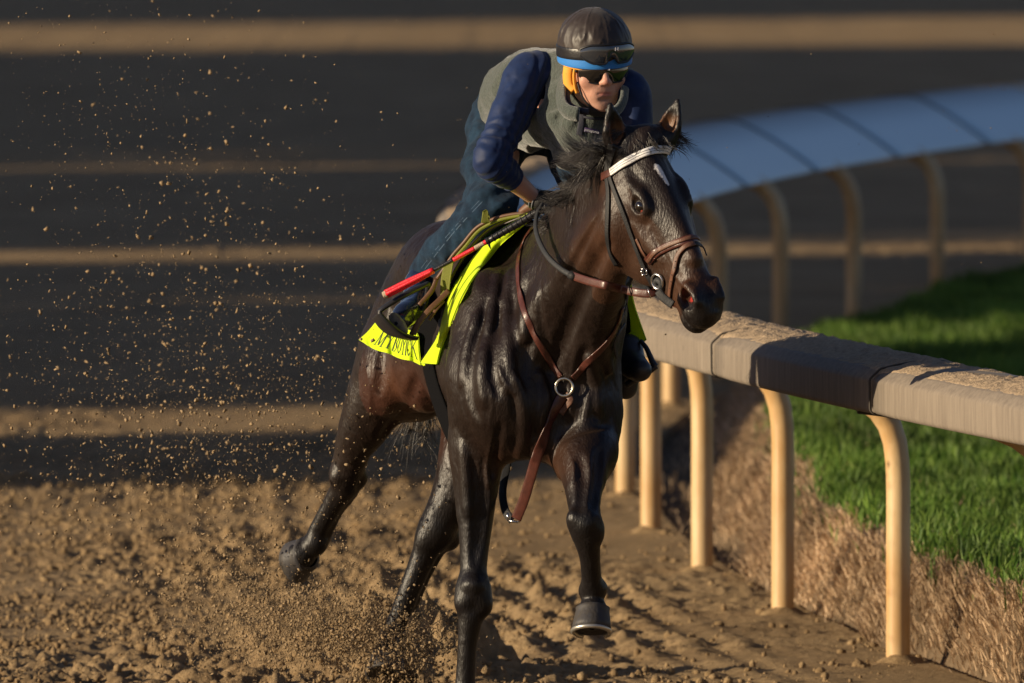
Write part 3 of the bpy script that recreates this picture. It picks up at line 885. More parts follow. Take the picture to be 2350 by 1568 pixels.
# --- head
S.loft(HO, HR, [(-185, 50, -2, -120), (-150, 66, 16, -150), (-100, 74, 27, -172), (-50, 77, 31, -186), (0, 76, 30, -192), (50, 68, 26, -190), (95, 58, 20, -176), (140, 50, 14, -160), (185, 45, 9, -140), (222, 42, 5, -124), (262, 42, 0, -112), (290, 40, -8, -104), (310, 32, -26, -94)], k=24, n=2.45)
for sgn in (1, -1):
    S.ell(hp(50, sgn * 46, -115), (95, 28, 78), HR, k=26)                    # masseter
    S.cap(hp(38, sgn * 62, -44), hp(140, sgn * 47, -46), 10, 5, 16)            # facial crest
    S.chain([tuple(hp(-46, sgn * 52, 4)) + (9,), tuple(hp(-26, sgn * 56, 8)) + (10,), tuple(hp(-2, sgn * 56, 13)) + (8,), tuple(hp(26, sgn * 54, 8)) + (6,)], k=16)   # brow
    S.ell(hp(-62, sgn * 54, 22), (26, 9, 12), HR, k=16, sub=True)                # temple hollow
    S.ell(hp(115, sgn * 72, -8), (60, 18, 22), HR, k=20, sub=True)   # hollow above the crest
    S.ell(hp(165, sgn * 66, -78), (60, 20, 22), HR, k=20, sub=True)
    S.ell(hp(9, sgn * 57, -10), (31, 17, 24), HR, k=16)                         # lids
    _er = np.array([HU, HV * sgn * .82 + HW * .57, -HV * sgn * .57 + HW * .82])
    S.ell(hp(9, sgn * 74, 2), (23, 20, 15), _er, k=4, sub=True)
    S.cap(hp(-6, sgn * 72, -30), hp(30, sgn * 68, -32), 3, 3, 6)                # lower lid fold
    # nostril: flared rim, then the hole
    S.ell(hp(264, sgn * 26, -32), (38, 17, 34), HR, k=18)
    S.cap(hp(238, sgn * 38, -6), hp(284, sgn * 32, -8), 7, 7, 12)
    S.cap(hp(246, sgn * 41, -54), hp(288, sgn * 38, -56), 7, 8, 12)
    S.ell(hp(263, sgn * 44, -27), (28, 22, 21), HR, k=6, sub=True)
    S.ell(hp(254, sgn * 30, -31), (24, 18, 15), HR, k=6, sub=True)
S.cap(hp(-120, 0, 22), hp(180, 0, 12), 16, 12, 26)                             # nasal bone ridge
S.ell(hp(292, 4, -50), (38, 36, 36), HR, k=20)                                  # upper lip
S.ell(hp(278, 6, -100), (34, 28, 20), HR, k=16)                                  # chin
for sgn in (1, -1):
    S.cap(hp(326, sgn * 6, -80), hp(292, sgn * 36, -82), 4, 4, 6, sub=True)   # mouth line
    S.cap(hp(292, sgn * 36, -82), hp(232, sgn * 44, -80), 4, 3.5, 6, sub=True)
S.ell(hp(30, 0, -230), (150, 24, 60), HR, k=30, sub=True)                      # between the jaws
# ears: thin-walled cups
def ear(base, tip, open_dir, wid):
    base = np.array(base, float); tip = np.array(tip, float)
    ax = tip - base; L = np.linalg.norm(ax); R = frame(ax, open_dir)
    S.loft(base, R, [(-14, wid * .75, wid * .55, -wid * .55), (L * .14, wid * .92, wid * .62, -wid * .62), (L * .38, wid * 1.02, wid * .58, -wid * .55), (L * .65, wid * .78, wid * .42, -wid * .40), (L * .86, wid * .42, wid * .22, -wid * .24), (L, 5, 4, -5)], k=12, n=2.0)
    S.loft(base + R[2] * wid * .46, R, [(L * .10, wid * .35, wid * .55, -wid * .35), (L * .35, wid * .72, wid * .62, -wid * .62), (L * .62, wid * .55, wid * .5, -wid * .46), (L * .84, wid * .26, wid * .3, -wid * .22), (L * .93, 3, 4, -3)], k=5, n=2.0, sub=True)
EARS = [((1418, 352, -384), (1400, 236, -412), (.62, .15, -.77), 31), ((1526, 330, -352), (1557, 226, -350), (-.62, .35, -.72), 29)]
for e in EARS: ear(*e)
S.chain([(1440, 340, -372, 34), (1478, 318, -372, 34), (1505, 322, -364, 30)], k=26)    # poll
# skin over muscle: soft vertical rippling on the shoulder, chest and neck
_near = np.abs(S.g) < 26
_I = np.argwhere(_near); _P = _I * S.h + S.lo
_x, _y, _d = _P[:, 0], _P[:, 1], _P[:, 2]
_w = 1 - .8 * np.exp(-(((_P - HO) @ HU - 60) / 190) ** 4) * (_d < -250)
_r = fbm(_x / 34 + 3, _y / 78, 4, _d / 34) - .5
_ridge = np.abs(fbm(_x / 26 + 20, _y / 85, 2, _d / 40) - .5)
_v = np.abs(fbm(_x / 48 + 60, _y / 60, 3, _d / 48) - .5)
_leg = smooth(1120, 1250, _y)
S.g[_near] += (_w * ((4.5 * _r - 1.1 * np.exp(-(_v / .02) ** 2)) * (1 - .6 * _leg) + 1.1 * np.exp(-(_ridge / .045) ** 2) * (1 - _leg))).astype(np.float32)
del _near, _I, _P
# second pass: follow the surface and cut the grooves between the muscles, raise folds and veins
_V0, _F0 = S.mesh()
_B0 = BVHTree.FromPolygons([tuple(v) for v in _V0], [tuple(f) for f in _F0.tolist()])
def onskin(x, y):
    h = _B0.ray_cast(Vector((x, y, -3000)), Vector((0, 0, 1)))
    if h[0] is None: return None
    n = h[1] if h[1].z < 0 else -h[1]
    return np.array(h[0]), np.array(n)
def carve(pts, r, depth, k=10, up=False):
    depth = depth * (.40 if up else .55)
    P = spline(pts, max(4, len(pts) * 5)); Q = []
    m = len(P)
    for i, p in enumerate(P):
        h = onskin(*p[:2])
        if h is None: continue
        e = sin(pi * (i + .6) / (m + .2)) ** .5
        rr = r * (.45 + .55 * e)
        Q.append((h[0] + h[1] * (rr - depth * e) if not up else h[0] - h[1] * (rr - depth * e), rr))
    for a, b in zip(Q[:-1], Q[1:]):
        if abs(a[0][2] - b[0][2]) < 60: S.cap(a[0], b[0], a[1], b[1], k, sub=not up)
for c_ in ([(1395, 560), (1350, 650), (1300, 760), (1262, 850)], [(1215, 750), (1200, 850), (1188, 930), (1218, 1000)], [(1345, 800), (1333, 880), (1322, 955), (1285, 1005)]): carve(c_, 15, 7, 16)
carve([(1292, 905), (1280, 980), (1262, 1045)], 16, 9, 14)
for c_ in ([(1120, 690), (1088, 790), (1078, 900), (1096, 960)], [(1160, 650), (1140, 740), (1130, 840), (1142, 905)], [(1085, 1060), (1092, 1170), (1090, 1290)], [(1112, 1070), (1108, 1160), (1100, 1260)]): carve(c_, 11, 5, 14)
for c_ in ([(1150, 975), (1136, 1035), (1128, 1095)], [(1285, 1012), (1330, 988), (1398, 976)], [(1372, 500), (1335, 570), (1295, 650)], [(1240, 650), (1238, 720), (1255, 790)]): carve(c_, 9, 6, 10)
for c_ in ([(1330, 1050), (1338, 1110), (1330, 1170)], [(1375, 1040), (1372, 1100), (1360, 1165)], [(905, 700), (880, 800), (868, 900)], [(960, 860), (930, 930), (880, 1000)]): carve(c_, 12, 4, 14)
for c_ in ([(1150, 600), (1134, 690), (1120, 760)], [(1176, 600), (1162, 690), (1166, 790), (1172, 850)], [(1205, 620), (1198, 700), (1204, 780)], [(1096, 720), (1070, 800), (1058, 880)],
           [(1110, 800), (1104, 870), (1112, 930)], [(1180, 860), (1196, 915), (1204, 985), (1190, 1050)], [(1240, 860), (1250, 920), (1240, 980)], [(1350, 820), (1372, 880), (1376, 950)], [(1060, 1020), (1066, 1100), (1072, 1180)]): carve(c_, 9, 4.5, 14, up=True)
for c_ in ([(1146, 846), (1160, 880), (1184, 905), (1214, 930)], [(1120, 880), (1130, 930), (1122, 985)], [(1128, 1010), (1118, 1070), (1122, 1120)], [(1300, 1030), (1316, 1070), (1312, 1120)], [(1488, 520), (1500, 560), (1520, 590)], [(1470, 540), (1482, 580), (1510, 612)],
           [(1540, 590), (1556, 640), (1575, 660)], [(840, 840), (850, 900), (846, 960)]): carve(c_, 4, 2.4, 5, up=True)
del _V0, _F0
HV_, HF_ = S.mesh()
del S
HV_ = laplace(HV_, HF_, 3)
def horse_mat():
    m = bpy.data.materials.new('horse_coat'); m.use_nodes = True
    nt = m.node_tree; N = nt.nodes.new; L = nt.links.new; b = nt.nodes['Principled BSDF']
    b.inputs['Roughness'].default_value = .45; b.inputs['Specular IOR Level'].default_value = .36
    b.inputs['Sheen Weight'].default_value = .03; b.inputs['Sheen Roughness'].default_value = .4
    b.inputs['Sheen Tint'].default_value = (.75, .5, .35, 1)
    b.inputs['Anisotropic'].default_value = .3
    a = N('ShaderNodeVertexColor'); a.layer_name = 'Col'
    tc = N('ShaderNodeTexCoord')
    n = N('ShaderNodeTexNoise'); n.inputs['Scale'].default_value = 9; n.inputs['Detail'].default_value = 7; n.inputs['Roughness'].default_value = .6
    L(tc.outputs['Object'], n.inputs[0])
    r = N('ShaderNodeValToRGB'); r.color_ramp.elements[0].position = .3; r.color_ramp.elements[1].position = .7
    r.color_ramp.elements[0].color = (.65, .6, .6, 1); r.color_ramp.elements[1].color = (1.3, 1.3, 1.3, 1)
    L(n.outputs[0], r.inputs[0])
    mx = N('ShaderNodeMix'); mx.data_type = 'RGBA'; mx.blend_type = 'MULTIPLY'; mx.inputs[0].default_value = 1
    L(a.outputs[0], mx.inputs[6]); L(r.outputs[0], mx.inputs[7]); L(mx.outputs[2], b.inputs['Base Color'])
    rr = N('ShaderNodeMapRange'); rr.inputs[3].default_value = .33; rr.inputs[4].default_value = .52; L(n.outputs[0], rr.inputs[0]); L(rr.outputs[0], b.inputs['Roughness'])
    # short hair: fine streaks running down
    mp = N('ShaderNodeMapping'); mp.inputs['Scale'].default_value = (190, 190, 60); L(tc.outputs['Object'], mp.inputs[0])
    n2 = N('ShaderNodeTexNoise'); n2.inputs['Scale'].default_value = 1; n2.inputs['Detail'].default_value = 3; L(mp.outputs[0], n2.inputs[0])
    b1 = N('ShaderNodeBump'); b1.inputs['Strength'].default_value = .8; b1.inputs['Distance'].default_value = .0026; L(n2.outputs[0], b1.inputs['Height'])
    # veins and skin ripples
    mp2 = N('ShaderNodeMapping'); mp2.inputs['Scale'].default_value = (1, 1, .55); L(tc.outputs['Object'], mp2.inputs[0])
    n3 = N('ShaderNodeTexNoise'); n3.inputs['Scale'].default_value = 11; n3.inputs['Detail'].default_value = 4; n3.inputs['Distortion'].default_value = 1.2; L(mp2.outputs[0], n3.inputs[0])
    b2 = N('ShaderNodeBump'); b2.inputs['Strength'].default_value = .3; b2.inputs['Distance'].default_value = .008; L(n3.outputs[0], b2.inputs['Height'])
    L(b2.outputs[0], b1.inputs['Normal']); L(b1.outputs[0], b.inputs['Normal'])
    return m
M_HORSE = horse_mat()
horse = empty('horse', PW(1066, 1705, 30), 'dark bay racehorse galloping towards the rail with a small white star on its forehead', 'horse')
hb = mesh_obj('body', PWa(HV_), HF_, M_HORSE, horse)
def coat_colors(P):
    x, y, d = P[:, 0], P[:, 1], P[:, 2]
    base = np.array([.0135, .0078, .0060]); tan_ = np.array([.070, .027, .011]); blk = np.array([.006, .0052, .0058]); red = np.array([.052, .018, .012])
    C = np.tile(base, (len(P), 1))
    def blend(c, m): 
        nonlocal C
        m = np.clip(m, 0, 1)[:, None]; C = C * (1 - m) + c * m
    def blob(cx, cy, r, cd=None, rd=1e9):
        q = ((x - cx) / r) ** 2 + ((y - cy) / r) ** 2
        if cd is not None: q = q + ((d - cd) / rd) ** 2
        return np.exp(-q)
    q = P - HO; u = q @ HU; v = q @ HV; w_ = q @ HW
    head = smooth(-120, -60, u) * (d < -250)
    blend(red, .7 * smooth(350, 600, d) * smooth(760, 900, y) * (1 - smooth(980, 1080, y)) * smooth(1080, 1000, x) * (d < 900))
    blend(tan_, .75 * blob(1300, 1080, 60, -20, 150)); blend(tan_, .7 * blob(1178, 1085, 50, 60, 120))
    blend(tan_, .8 * blob(935, 1000, 60, 800, 200)); blend(tan_, .6 * blob(905, 880, 45, 850, 150))
    # cheek, muzzle sides and throat brown
    blend(np.array([.048, .022, .012]), .75 * head * np.exp(-((u - 60) / 130) ** 2) * (w_ < 0) * smooth(20, 60, np.abs(v)))
    blend(tan_, .75 * head * np.exp(-((u - 235) / 55) ** 2) * (1 - np.exp(-(w_ / 8) ** 2) * .3))
    blend(np.array([.045, .021, .011]), .6 * head * smooth(60, 140, u) * smooth(240, 170, u))
    blend(tan_, .55 * blob(1392, 430, 28, -330, 120)); blend(tan_, .4 * blob(1385, 560, 60, -300, 120))
    # black points
    blend(blk, .85 * smooth(1060, 1200, y)); blend(blk, .9 * head * smooth(248, 282, u))
    blend(blk, .7 * head * np.exp(-((u - 12) / 24) ** 2 - ((w_ + 15) / 18) ** 2) * smooth(40, 56, np.abs(v)))
    # ears
    for (bs, tp, od, wd) in EARS:
        bs = np.array(bs, float); tp = np.array(tp, float); R = frame(tp - bs, od); L = np.linalg.norm(tp - bs)
        q2 = P - bs; uu = q2 @ R[0]; vv = q2 @ R[1]; ww = q2 @ R[2]
        near = (uu > -5) & (uu < L + 10) & (np.abs(vv) < wd * 1.3) & (np.abs(ww) < wd * 1.2)
        blend(blk, .8 * near); inner = near & (ww > -wd * .3) & (ww < wd * .45) & (np.abs(vv) < wd * .75) & (uu > L * .1) & (uu < L * .7)
        blend(np.array([.17, .075, .03]), .85 * inner * smooth(L * .72, L * .4, uu))
    # star: a ragged white mark between the eyes
    s1 = np.exp(-((v + 2 + .13 * (u + 40)) / (6.5 - 2.5 * smooth(-45, -5, u))) ** 2) * smooth(-70, -58, u) * smooth(0, -14, u) * (w_ > 10)
    s1 = s1 * (1 + .9 * (fbm(u / 9, v / 4, 3) - .5)) * head * (1.15 - .5 * smooth(-60, -20, u) + .3 * smooth(-30, -5, u))
    blend(np.array([.85, .84, .82]), smooth(.26, .36, s1))
    # pink in the nostril
    for sg in (1, -1):
        nn = np.exp(-((u - 262) / 15) ** 2 - ((v - sg * 22) / 9) ** 2 - ((w_ + 34) / 10) ** 2)
        blend(np.array([.55, .06, .05]), smooth(.25, .6, nn))
    return C
set_attr(hb, 'Col', coat_colors(HV_))
# a triangulated copy for laying things on the horse
def bvh_of(V, F): return BVHTree.FromPolygons([tuple(v) for v in V], [tuple(f) for f in F.tolist()])
BV = bvh_of(HV_, HF_)

# ---- eyes
M_EYE = mat('horse_eye', (.008, .005, .004), .06, coat=1, coatr=.02, var=.4, vscale=80)
M_EYEWHITE = mat('horse_eye_corner', (.36, .08, .055), .25, coat=.6)
for sg in (1, -1):
    c = hp(9, sg * 50, -11)
    mb = MB(); seg = 20; rn = 12; vs = []; fs = []
    for i in range(rn + 1):
        t = pi * i / rn
        for k in range(seg):
            q = 2 * pi * k / seg
            vs.append(PW(*(c + HV * sg * 17.5 * cos(t) * 1.15 + HU * 22 * sin(t) * cos(q) + HW * 20.5 * sin(t) * sin(q))))
    for i in range(rn):
        for k in range(seg): fs.append((i * seg + k, i * seg + (k + 1) % seg, (i + 1) * seg + (k + 1) % seg, (i + 1) * seg + k))
    mb.add(vs, fs)
    e = mb.build('eye', [M_EYE, M_EYEWHITE], horse)
    for p in e.data.polygons:
        cc = sum((e.data.vertices[i].co for i in p.vertices), Vector()) / len(p.vertices)
        rel = cc - PW(*c)
        if rel.dot(Vector((HU[0], HU[2], -HU[1]))) > .0165 : p.material_index = 1
# ---- hooves
M_HOOF = mat('hoof_horn', (.030, .030, .036), .6, var=.9, vscale=14, bump=.5, bscale=40, stretch=(3, 3, .5), var_col=(.05, .042, .034))
M_SHOE = mat('horse_shoe', (.62, .58, .50), .35, metal=.8)
def hoof(top, bot, toe, rt, rb, dusty=False, shoe=True):
    """top and bottom centres in picture units, toe direction"""
    top = np.array(top, float); bot = np.array(bot, float); ax = unit(bot - top); toe = np.array(toe, float); toe = unit(toe - ax * (toe @ ax)); side = np.cross(ax, toe)
    mb = MB(); seg = 28; vs = []; fs = []; rings = [(-.10, .86, 0), (0, 1.0, 0), (.08, 1.0, 0), (.35, 1, 0), (.7, 1, 0), (1., 1, 0), (1.0, .86, 0), (.9, .55, 0), (.93, .12, 0)]
    L = np.linalg.norm(bot - top)
    for (t, f, _) in rings:
        r = (rt + (rb - rt) * max(t, 0)) * f * (1.06 if t == 0 else 1)
        for k in range(seg):
            q = 2 * pi * k / seg
            ct = cos(q); hl = r * (1.05 if ct > 0 else .82)
            # the heel is lower than the toe wall is long
            lift = -L * .30 * max(0, -ct) * (1 if t > .5 else 0) * 0
            vs.append(PW(*(top + ax * (L * t + lift) + toe * (hl * ct + (L * .30 * t if ct > -.3 else L * .12 * t)) + side * r * sin(q))))
    n = len(rings)
    for i in range(n - 1):
        for k in range(seg): fs.append((i * seg + k, (i + 1) * seg + k, (i + 1) * seg + (k + 1) % seg, i * seg + (k + 1) % seg))
    fs.append(tuple((n - 1) * seg + k for k in range(seg)))
    mb.add(vs, fs); h = mb.build('hoof', M_HOOF, horse)
    if shoe:
        mb = MB(); pts = []
        for k in range(25):
            q = -2.5 + 5.0 * k / 24
            ct = cos(q); hl = rb * .93 * (1.05 if ct > 0 else .82)
            pts.append(PW(*(bot + ax * 4 + toe * (hl * ct + (L * .30 if ct > -.3 else L * .12)) + side * rb * .93 * sin(q))))
        mb.tube(pts, 5.5 / U, 8)
        s_ = mb.build('horse_shoe', M_SHOE, h)
    return h
hoof((1361, 1398, -152), (1360, 1452, -168), (-.15, 0, -1), 38, 46)
hoof((1066, 1664, -14), (1066, 1703, -20), (-.15, 0, -1), 38, 48)
hoof((700, 1270, 1128), (668, 1281, 1160), (.25, .85, .5), 41, 49, shoe=False)
hoof((890, 1512, 826), (884, 1560, 800), (-.15, 0, -1), 38, 46, shoe=False)
# ---- tail: long dark strands streaming behind the thighs
M_HAIR = mat('horse_hair', (.015, .010, .008), .42, spec=.6, sheen=.2)
def hair(strands, name, matl, parent, wid):
    """strands: list of (n,3) picture-unit arrays; each a thin tapered ribbon"""
    V = []; F = []; n0 = 0
    for st in strands:
        W = PWa(st); n = len(W)
        t = np.gradient(W, axis=0); t /= np.linalg.norm(t, axis=1)[:, None] + 1e-9
        a = np.random.default_rng(n0 + 1).normal(size=3); s = np.cross(t, a); s /= np.linalg.norm(s, axis=1)[:, None] + 1e-9
        w_ = wid * (1 - np.linspace(0, 1, n) ** 2.5 * .93)[:, None] * (.6 + .8 * ((n0 * 7919) % 97) / 97)
        s2 = np.cross(t, s)
        V.append(np.stack([W + s * w_, W - s * w_ * .5 + s2 * w_ * .86, W - s * w_ * .5 - s2 * w_ * .86], 1).reshape(-1, 3))
        i = np.arange(n - 1)[:, None] * 3 + n0
        for (p, q) in ((0, 1), (1, 2), (2, 0)): F.append(i + np.array([p, q, q + 3, p + 3]))
        n0 += 3 * n
    return mesh_obj(name, np.concatenate(V), np.concatenate(F), matl, parent)
def strand(rg, root, d, L, curl, n=10, grav=.3, wob=10):
    d = unit(d); p = np.array(root, float); out = [p.copy()]
    w1 = rg.normal(size=3) * curl
    for i in range(n - 1):
        d = unit(d + w1 / n + np.array([0, grav / n, 0]) + rg.normal(size=3) * wob / 100)
        p = p + d * L / (n - 1); out.append(p.copy())
    return np.array(out)
# ================================================================== MANE, FORELOCK, TAIL
def cast(x, y, off=0., default=None, bv=None):
    h = (bv or BV).ray_cast(Vector((x, y, -3000)), Vector((0, 0, 1)))
    if h[0] is None: return default, None
    n = h[1]; n = n if n.z < 0 else -n
    return np.array(h[0]) + np.array(n) * off, np.array(n)
rg = np.random.default_rng(11)
def locks(roots, dirs, L, per, st, curl=.9, grav=.3, wob=7, spread=8, fan=.085, n=13, conv=.72):
    """hair grows in locks whose strands run together and part at the ends"""
    for c, d in zip(roots, dirs):
        Lk = L * rg.uniform(.65, 1.25); base = strand(rg, c, d, Lk, curl, n, grav, wob)
        tan_ = np.gradient(base, axis=0)
        ph = rg.uniform(0, 6.28, 2); am = rg.uniform(2, 6)
        tt = np.linspace(0, 1, n)
        base = base + am * tt[:, None] * np.stack([np.sin(tt * 7 + ph[0]), np.cos(tt * 6 + ph[1]), np.sin(tt * 5 + ph[1])], 1)
        for j in range(per):
            o0 = rg.normal(size=3) * spread; o1 = rg.normal(size=3) * Lk * fan * .5
            w_ = rg.normal(size=(n, 3)) * .5
            k = rg.uniform(.6, 1.08)
            q = base[0] + (base - base[0]) * k + o0 * (1 - conv * tt[:, None]) + o1 * (tt[:, None] ** 1.8) + np.cumsum(w_, 0) * .6
            st.append(q)
st = []
crest = spline([(1432, 325, -372), (1415, 350, -330), (1375, 412, -205), (1318, 492, -5), (1268, 548, 190)], 60)
for i in range(110):
    t = rg.random() ** .85; c = crest[int(t * 59)] + rg.normal(size=3) * [5, 5, 10] + [0, 8, 0]
    locks([c], [np.array([-1.0 + .12 * rg.normal(), -.28 * (1 - t) + .12 + .5 * t * t + .26 * rg.normal(), .3 + .3 * rg.normal()])], 160 - 110 * t, 60, st, 1.1, .35, 3)
for i in range(60):
    t = .15 + .85 * rg.random(); c = crest[int(t * 59)] + rg.normal(size=3) * [5, 5, 10] + [0, 10, 0]
    locks([c], [np.array([-.45 + .2 * rg.normal(), .9 + .25 * rg.normal(), -.1 + .3 * rg.normal()])], 90 - 35 * t, 52, st, .9, .5, 3)
ro = [np.array([1268, 492, 20]) + rg.normal(size=3) * [20, 26, 40] for i in range(2)]
locks(ro, [np.array([.1 + .3 * rg.normal(), .8 + .3 * rg.normal(), -.3]) for _ in ro], 62, 24, st, .8, .3, 9)
mane = hair(st, 'mane', M_HAIR, horse, .00085)
st = []
ro = [np.array([1462, 318, -385]) + rg.normal(size=3) * [24, 7, 8] for i in range(34)]
locks(ro, [np.array([(c[0] - 1462) / 60 + .25 * rg.normal(), .5 + .35 * rg.normal(), -.75]) for c in ro], 50, 22, st, .6, 1.0, 6, 5)
ro = [np.array([1545, 306, -330]) + rg.normal(size=3) * [8, 14, 10] for i in range(14)]
locks(ro, [np.array([.15 + .2 * rg.normal(), 1, .1]) for c in ro], 66, 14, st, 1.2, .3, 12, 5, .3)
ro = [np.array([1446, 318, -362]) + rg.normal(size=3) * [22, 6, 10] for i in range(18)]
locks(ro, [np.array([.5 * rg.normal() + .3, -.35 + .3 * rg.normal(), .3]) for c in ro], 30, 16, st, 1.0, .6, 10, 5)
hair(st, 'forelock', M_HAIR, horse, .0011)
st = []
dock = spline([(1085, 560, 1130), (1060, 640, 1200), (1010, 760, 1230), (960, 860, 1230)], 30)
ro = [dock[int(rg.random() ** .6 * 29)] + rg.normal(size=3) * [12, 10, 10] for i in range(60)]
locks(ro, [np.array([-.3 + .18 * rg.normal(), 1., .05 + .2 * rg.normal()]) for _ in ro], 205, 34, st, .6, .2, 5, 9, .2, 15)
ro = [np.array([955, 975, 1230]) + rg.normal(size=3) * [25, 15, 15] for i in range(5)]
locks(ro, [np.array([.2 * rg.normal() + .15, .8, 0]) for _ in ro], 70, 7, st, 3.0, -.6, 10, 5, .4)
hair(st, 'tail', M_HAIR, horse, .0017)

# ================================================================== TACK
def smooth1(a, it=3):
    a = np.array(a, float)
    for _ in range(it):
        b = a.copy(); b[1:-1] = (a[:-2] + 2 * a[1:-1] + a[2:]) / 4; a = b
    return a
def ribbon(pts, nrm, width, thick, name, matl, parent=None, close=False, crown=.10):
    """flat strap along picture-unit points; nrm = outward normals"""
    P = np.asarray(pts, float); n = len(P); N_ = np.asarray(nrm, float)
    T = np.gradient(P, axis=0); T /= np.linalg.norm(T, axis=1)[:, None] + 1e-9
    N_ = N_ - T * (N_ * T).sum(1)[:, None]; N_ /= np.linalg.norm(N_, axis=1)[:, None] + 1e-9
    B_ = np.cross(T, N_)
    wd = (np.ones(n) * width * 1.12)[:, None] / 2; th = thick * .75
    prof = [(-1, 0), (-1, .7), (-.86, 1), (-.45, 1 + crown), (0, 1 + crown * 1.2), (.45, 1 + crown), (.86, 1), (1, .7), (1, 0)]
    V = np.stack([P + B_ * wd * a + N_ * th * b for a, b in prof], 1); m = len(prof)
    idx = np.arange(n * m).reshape(n, m); F = []
    for j in range(m):
        j2 = (j + 1) % m
        F.append(np.stack([idx[:-1, j], idx[1:, j], idx[1:, j2], idx[:-1, j2]], 1))
    F = np.concatenate(F).tolist() + [list(idx[0]), list(idx[-1][::-1])]
    return mesh_obj(name, PWa(V.reshape(-1, 3)), F, matl, parent)
def strap(pts, width, thick, name, matl, parent=None, off=1.5, n=60, bv=None, dmin=None):
    """strap lying on the horse; points (x, y) are dropped on it, points (x, y, d) are kept"""
    full = []
    P2 = spline([p[:2] for p in pts], n)
    # parameter for explicit depth
    key = np.array([p[:2] for p in pts], float)
    L = np.r_[0, np.cumsum(np.linalg.norm(np.diff(key, axis=0), axis=1))]; ts = np.linspace(0, L[-1], n)
    exp_d = np.interp(ts, L, [p[2] if len(p) > 2 else np.nan for p in pts]) if all(len(p) > 2 for p in pts) else None
    has = np.interp(ts, L, [1 if len(p) > 2 else 0 for p in pts]); dv = np.interp(ts, L, [p[2] if len(p) > 2 else 0 for p in pts])
    D = []; NN = []
    last = None
    for i, (x, y) in enumerate(P2):
        h, nn = cast(x, y, 0, bv=bv)
        if has[i] > .999 or (h is None and has[i] > 0):
            d = dv[i] / max(has[i], 1e-6); nn = nn if (nn is not None and h is not None and abs(h[2] - d) < 60) else np.array([-.3, 0, -1.])
        elif h is None:
            d = last if last is not None else np.nan; nn = NN[-1] if NN else np.array([0, 0, -1.])
        else:
            d = h[2] * (1 - has[i]) + (dv[i] / max(has[i], 1e-6)) * has[i] if has[i] > 0 else h[2]
        last = d; D.append(d); NN.append(nn)
    D = np.array(D, float); D = np.where(np.isnan(D).all(), -300., D); ok = ~np.isnan(D); D = np.interp(ts, ts[ok], D[ok])
    Ds = np.minimum(smooth1(D, 4), D + 2.5)
    N3 = smooth1(np.array([q / np.linalg.norm(q) for q in NN]), 6)
    P = np.stack([P2[:, 0], P2[:, 1], Ds], 1) + N3 / np.linalg.norm(N3, axis=1)[:, None] * off
    return ribbon(P, N3, width, thick, name, matl, parent)
M_BLK = mat('black_webbing', (.012, .012, .014), .6, bump=.5, bscale=300, spec=.4)
M_BRN = mat('brown_leather', (.085, .024, .016), .38, var=.35, vscale=60, bump=.2, bscale=200, spec=.5, coat=.2)
M_TAN = mat('worn_brown_leather', (.14, .062, .036), .5, var=.35, vscale=50, bump=.3, bscale=250)
M_WHT = mat('white_padded_leather', (.85, .84, .83), .5, var=.06, vscale=60, bump=.2, bscale=120)
M_STITCH = mat('stitching', (.02, .02, .03), .8)
M_STEEL = mat('steel', (.72, .72, .74), .22, metal=1)
M_BRASS = mat('pale_brass_ring', (.75, .70, .58), .28, metal=1)
M_RUB = mat('rubber_grip', (.02, .022, .026), .6, bump=.8, bscale=400, bdist=.002)

bridle = empty('bridle', PW(1440, 360, -400), 'black and brown race bridle with a white padded browband on the horse\'s head', 'bridle')
strap([(1404, 396), (1440, 371), (1485, 350), (1520, 342), (1535, 345)], 17, 5, 'browband', M_WHT, bridle, 3, 50)
for o_ in (-3.2, 3.2):
    strap([(1405, 396 + o_), (1440, 371 + o_), (1485, 350 + o_), (1520, 342 + o_), (1534, 345 + o_)], .7, .6, 'stitch_line', M_STITCH, bridle, 7.2, 50)
strap([(1384, 406), (1395, 401), (1406, 395)], 17, 4, 'browband_loop', M_BRN, bridle, 3, 14)
strap([(1402, 330), (1396, 365), (1393, 400), (1397, 440), (1396, 490), (1395, 540), (1402, 580), (1416, 608)], 11, 2, 'throat_lash', M_BLK, bridle, 3, 60)
strap([(1408, 340), (1402, 370), (1401, 405), (1412, 440), (1432, 492), (1452, 545), (1470, 592), (1480, 618)], 9.5, 2.4, 'cheekpiece', M_BLK, bridle, 3, 60)
strap([(1462, 548), (1474, 572), (1488, 594)], 7, 3, 'noseband_hanger', M_TAN, bridle, 2, 20)
strap([(1487, 600), (1505, 582), (1535, 566), (1565, 555), (1590, 548), (1600, 552)], 18, 4.5, 'noseband', M_BRN, bridle, 2, 50)
strap([(1489, 598), (1506, 580), (1536, 564), (1566, 553), (1590, 547), (1599, 551)], 8, 3, 'noseband_padding', M_TAN, bridle, 6.6, 50)
strap([(1592, 560), (1572, 568), (1556, 590), (1548, 625), (1542, 660), (1540, 690), (1546, 706)], 10, 3.2, 'flash_strap', M_TAN, bridle, 4, 60)
for yy in (600, 615, 630, 645, 660):
    h, nn = cast(1556 - (yy - 590) * .17 - 1, yy, 8.2)
    if h is not None:
        mb = MB(); mb.torus(PWa([h])[0], (nn[0], nn[2], -nn[1]), .0012, .0006, 8, 4); mb.build('strap_hole', M_STITCH, bridle)
strap([(1590, 560), (1603, 563), (1612, 572), (1618, 588)], 9, 3.5, 'flash_strap', M_BLK, bridle, 3, 20)
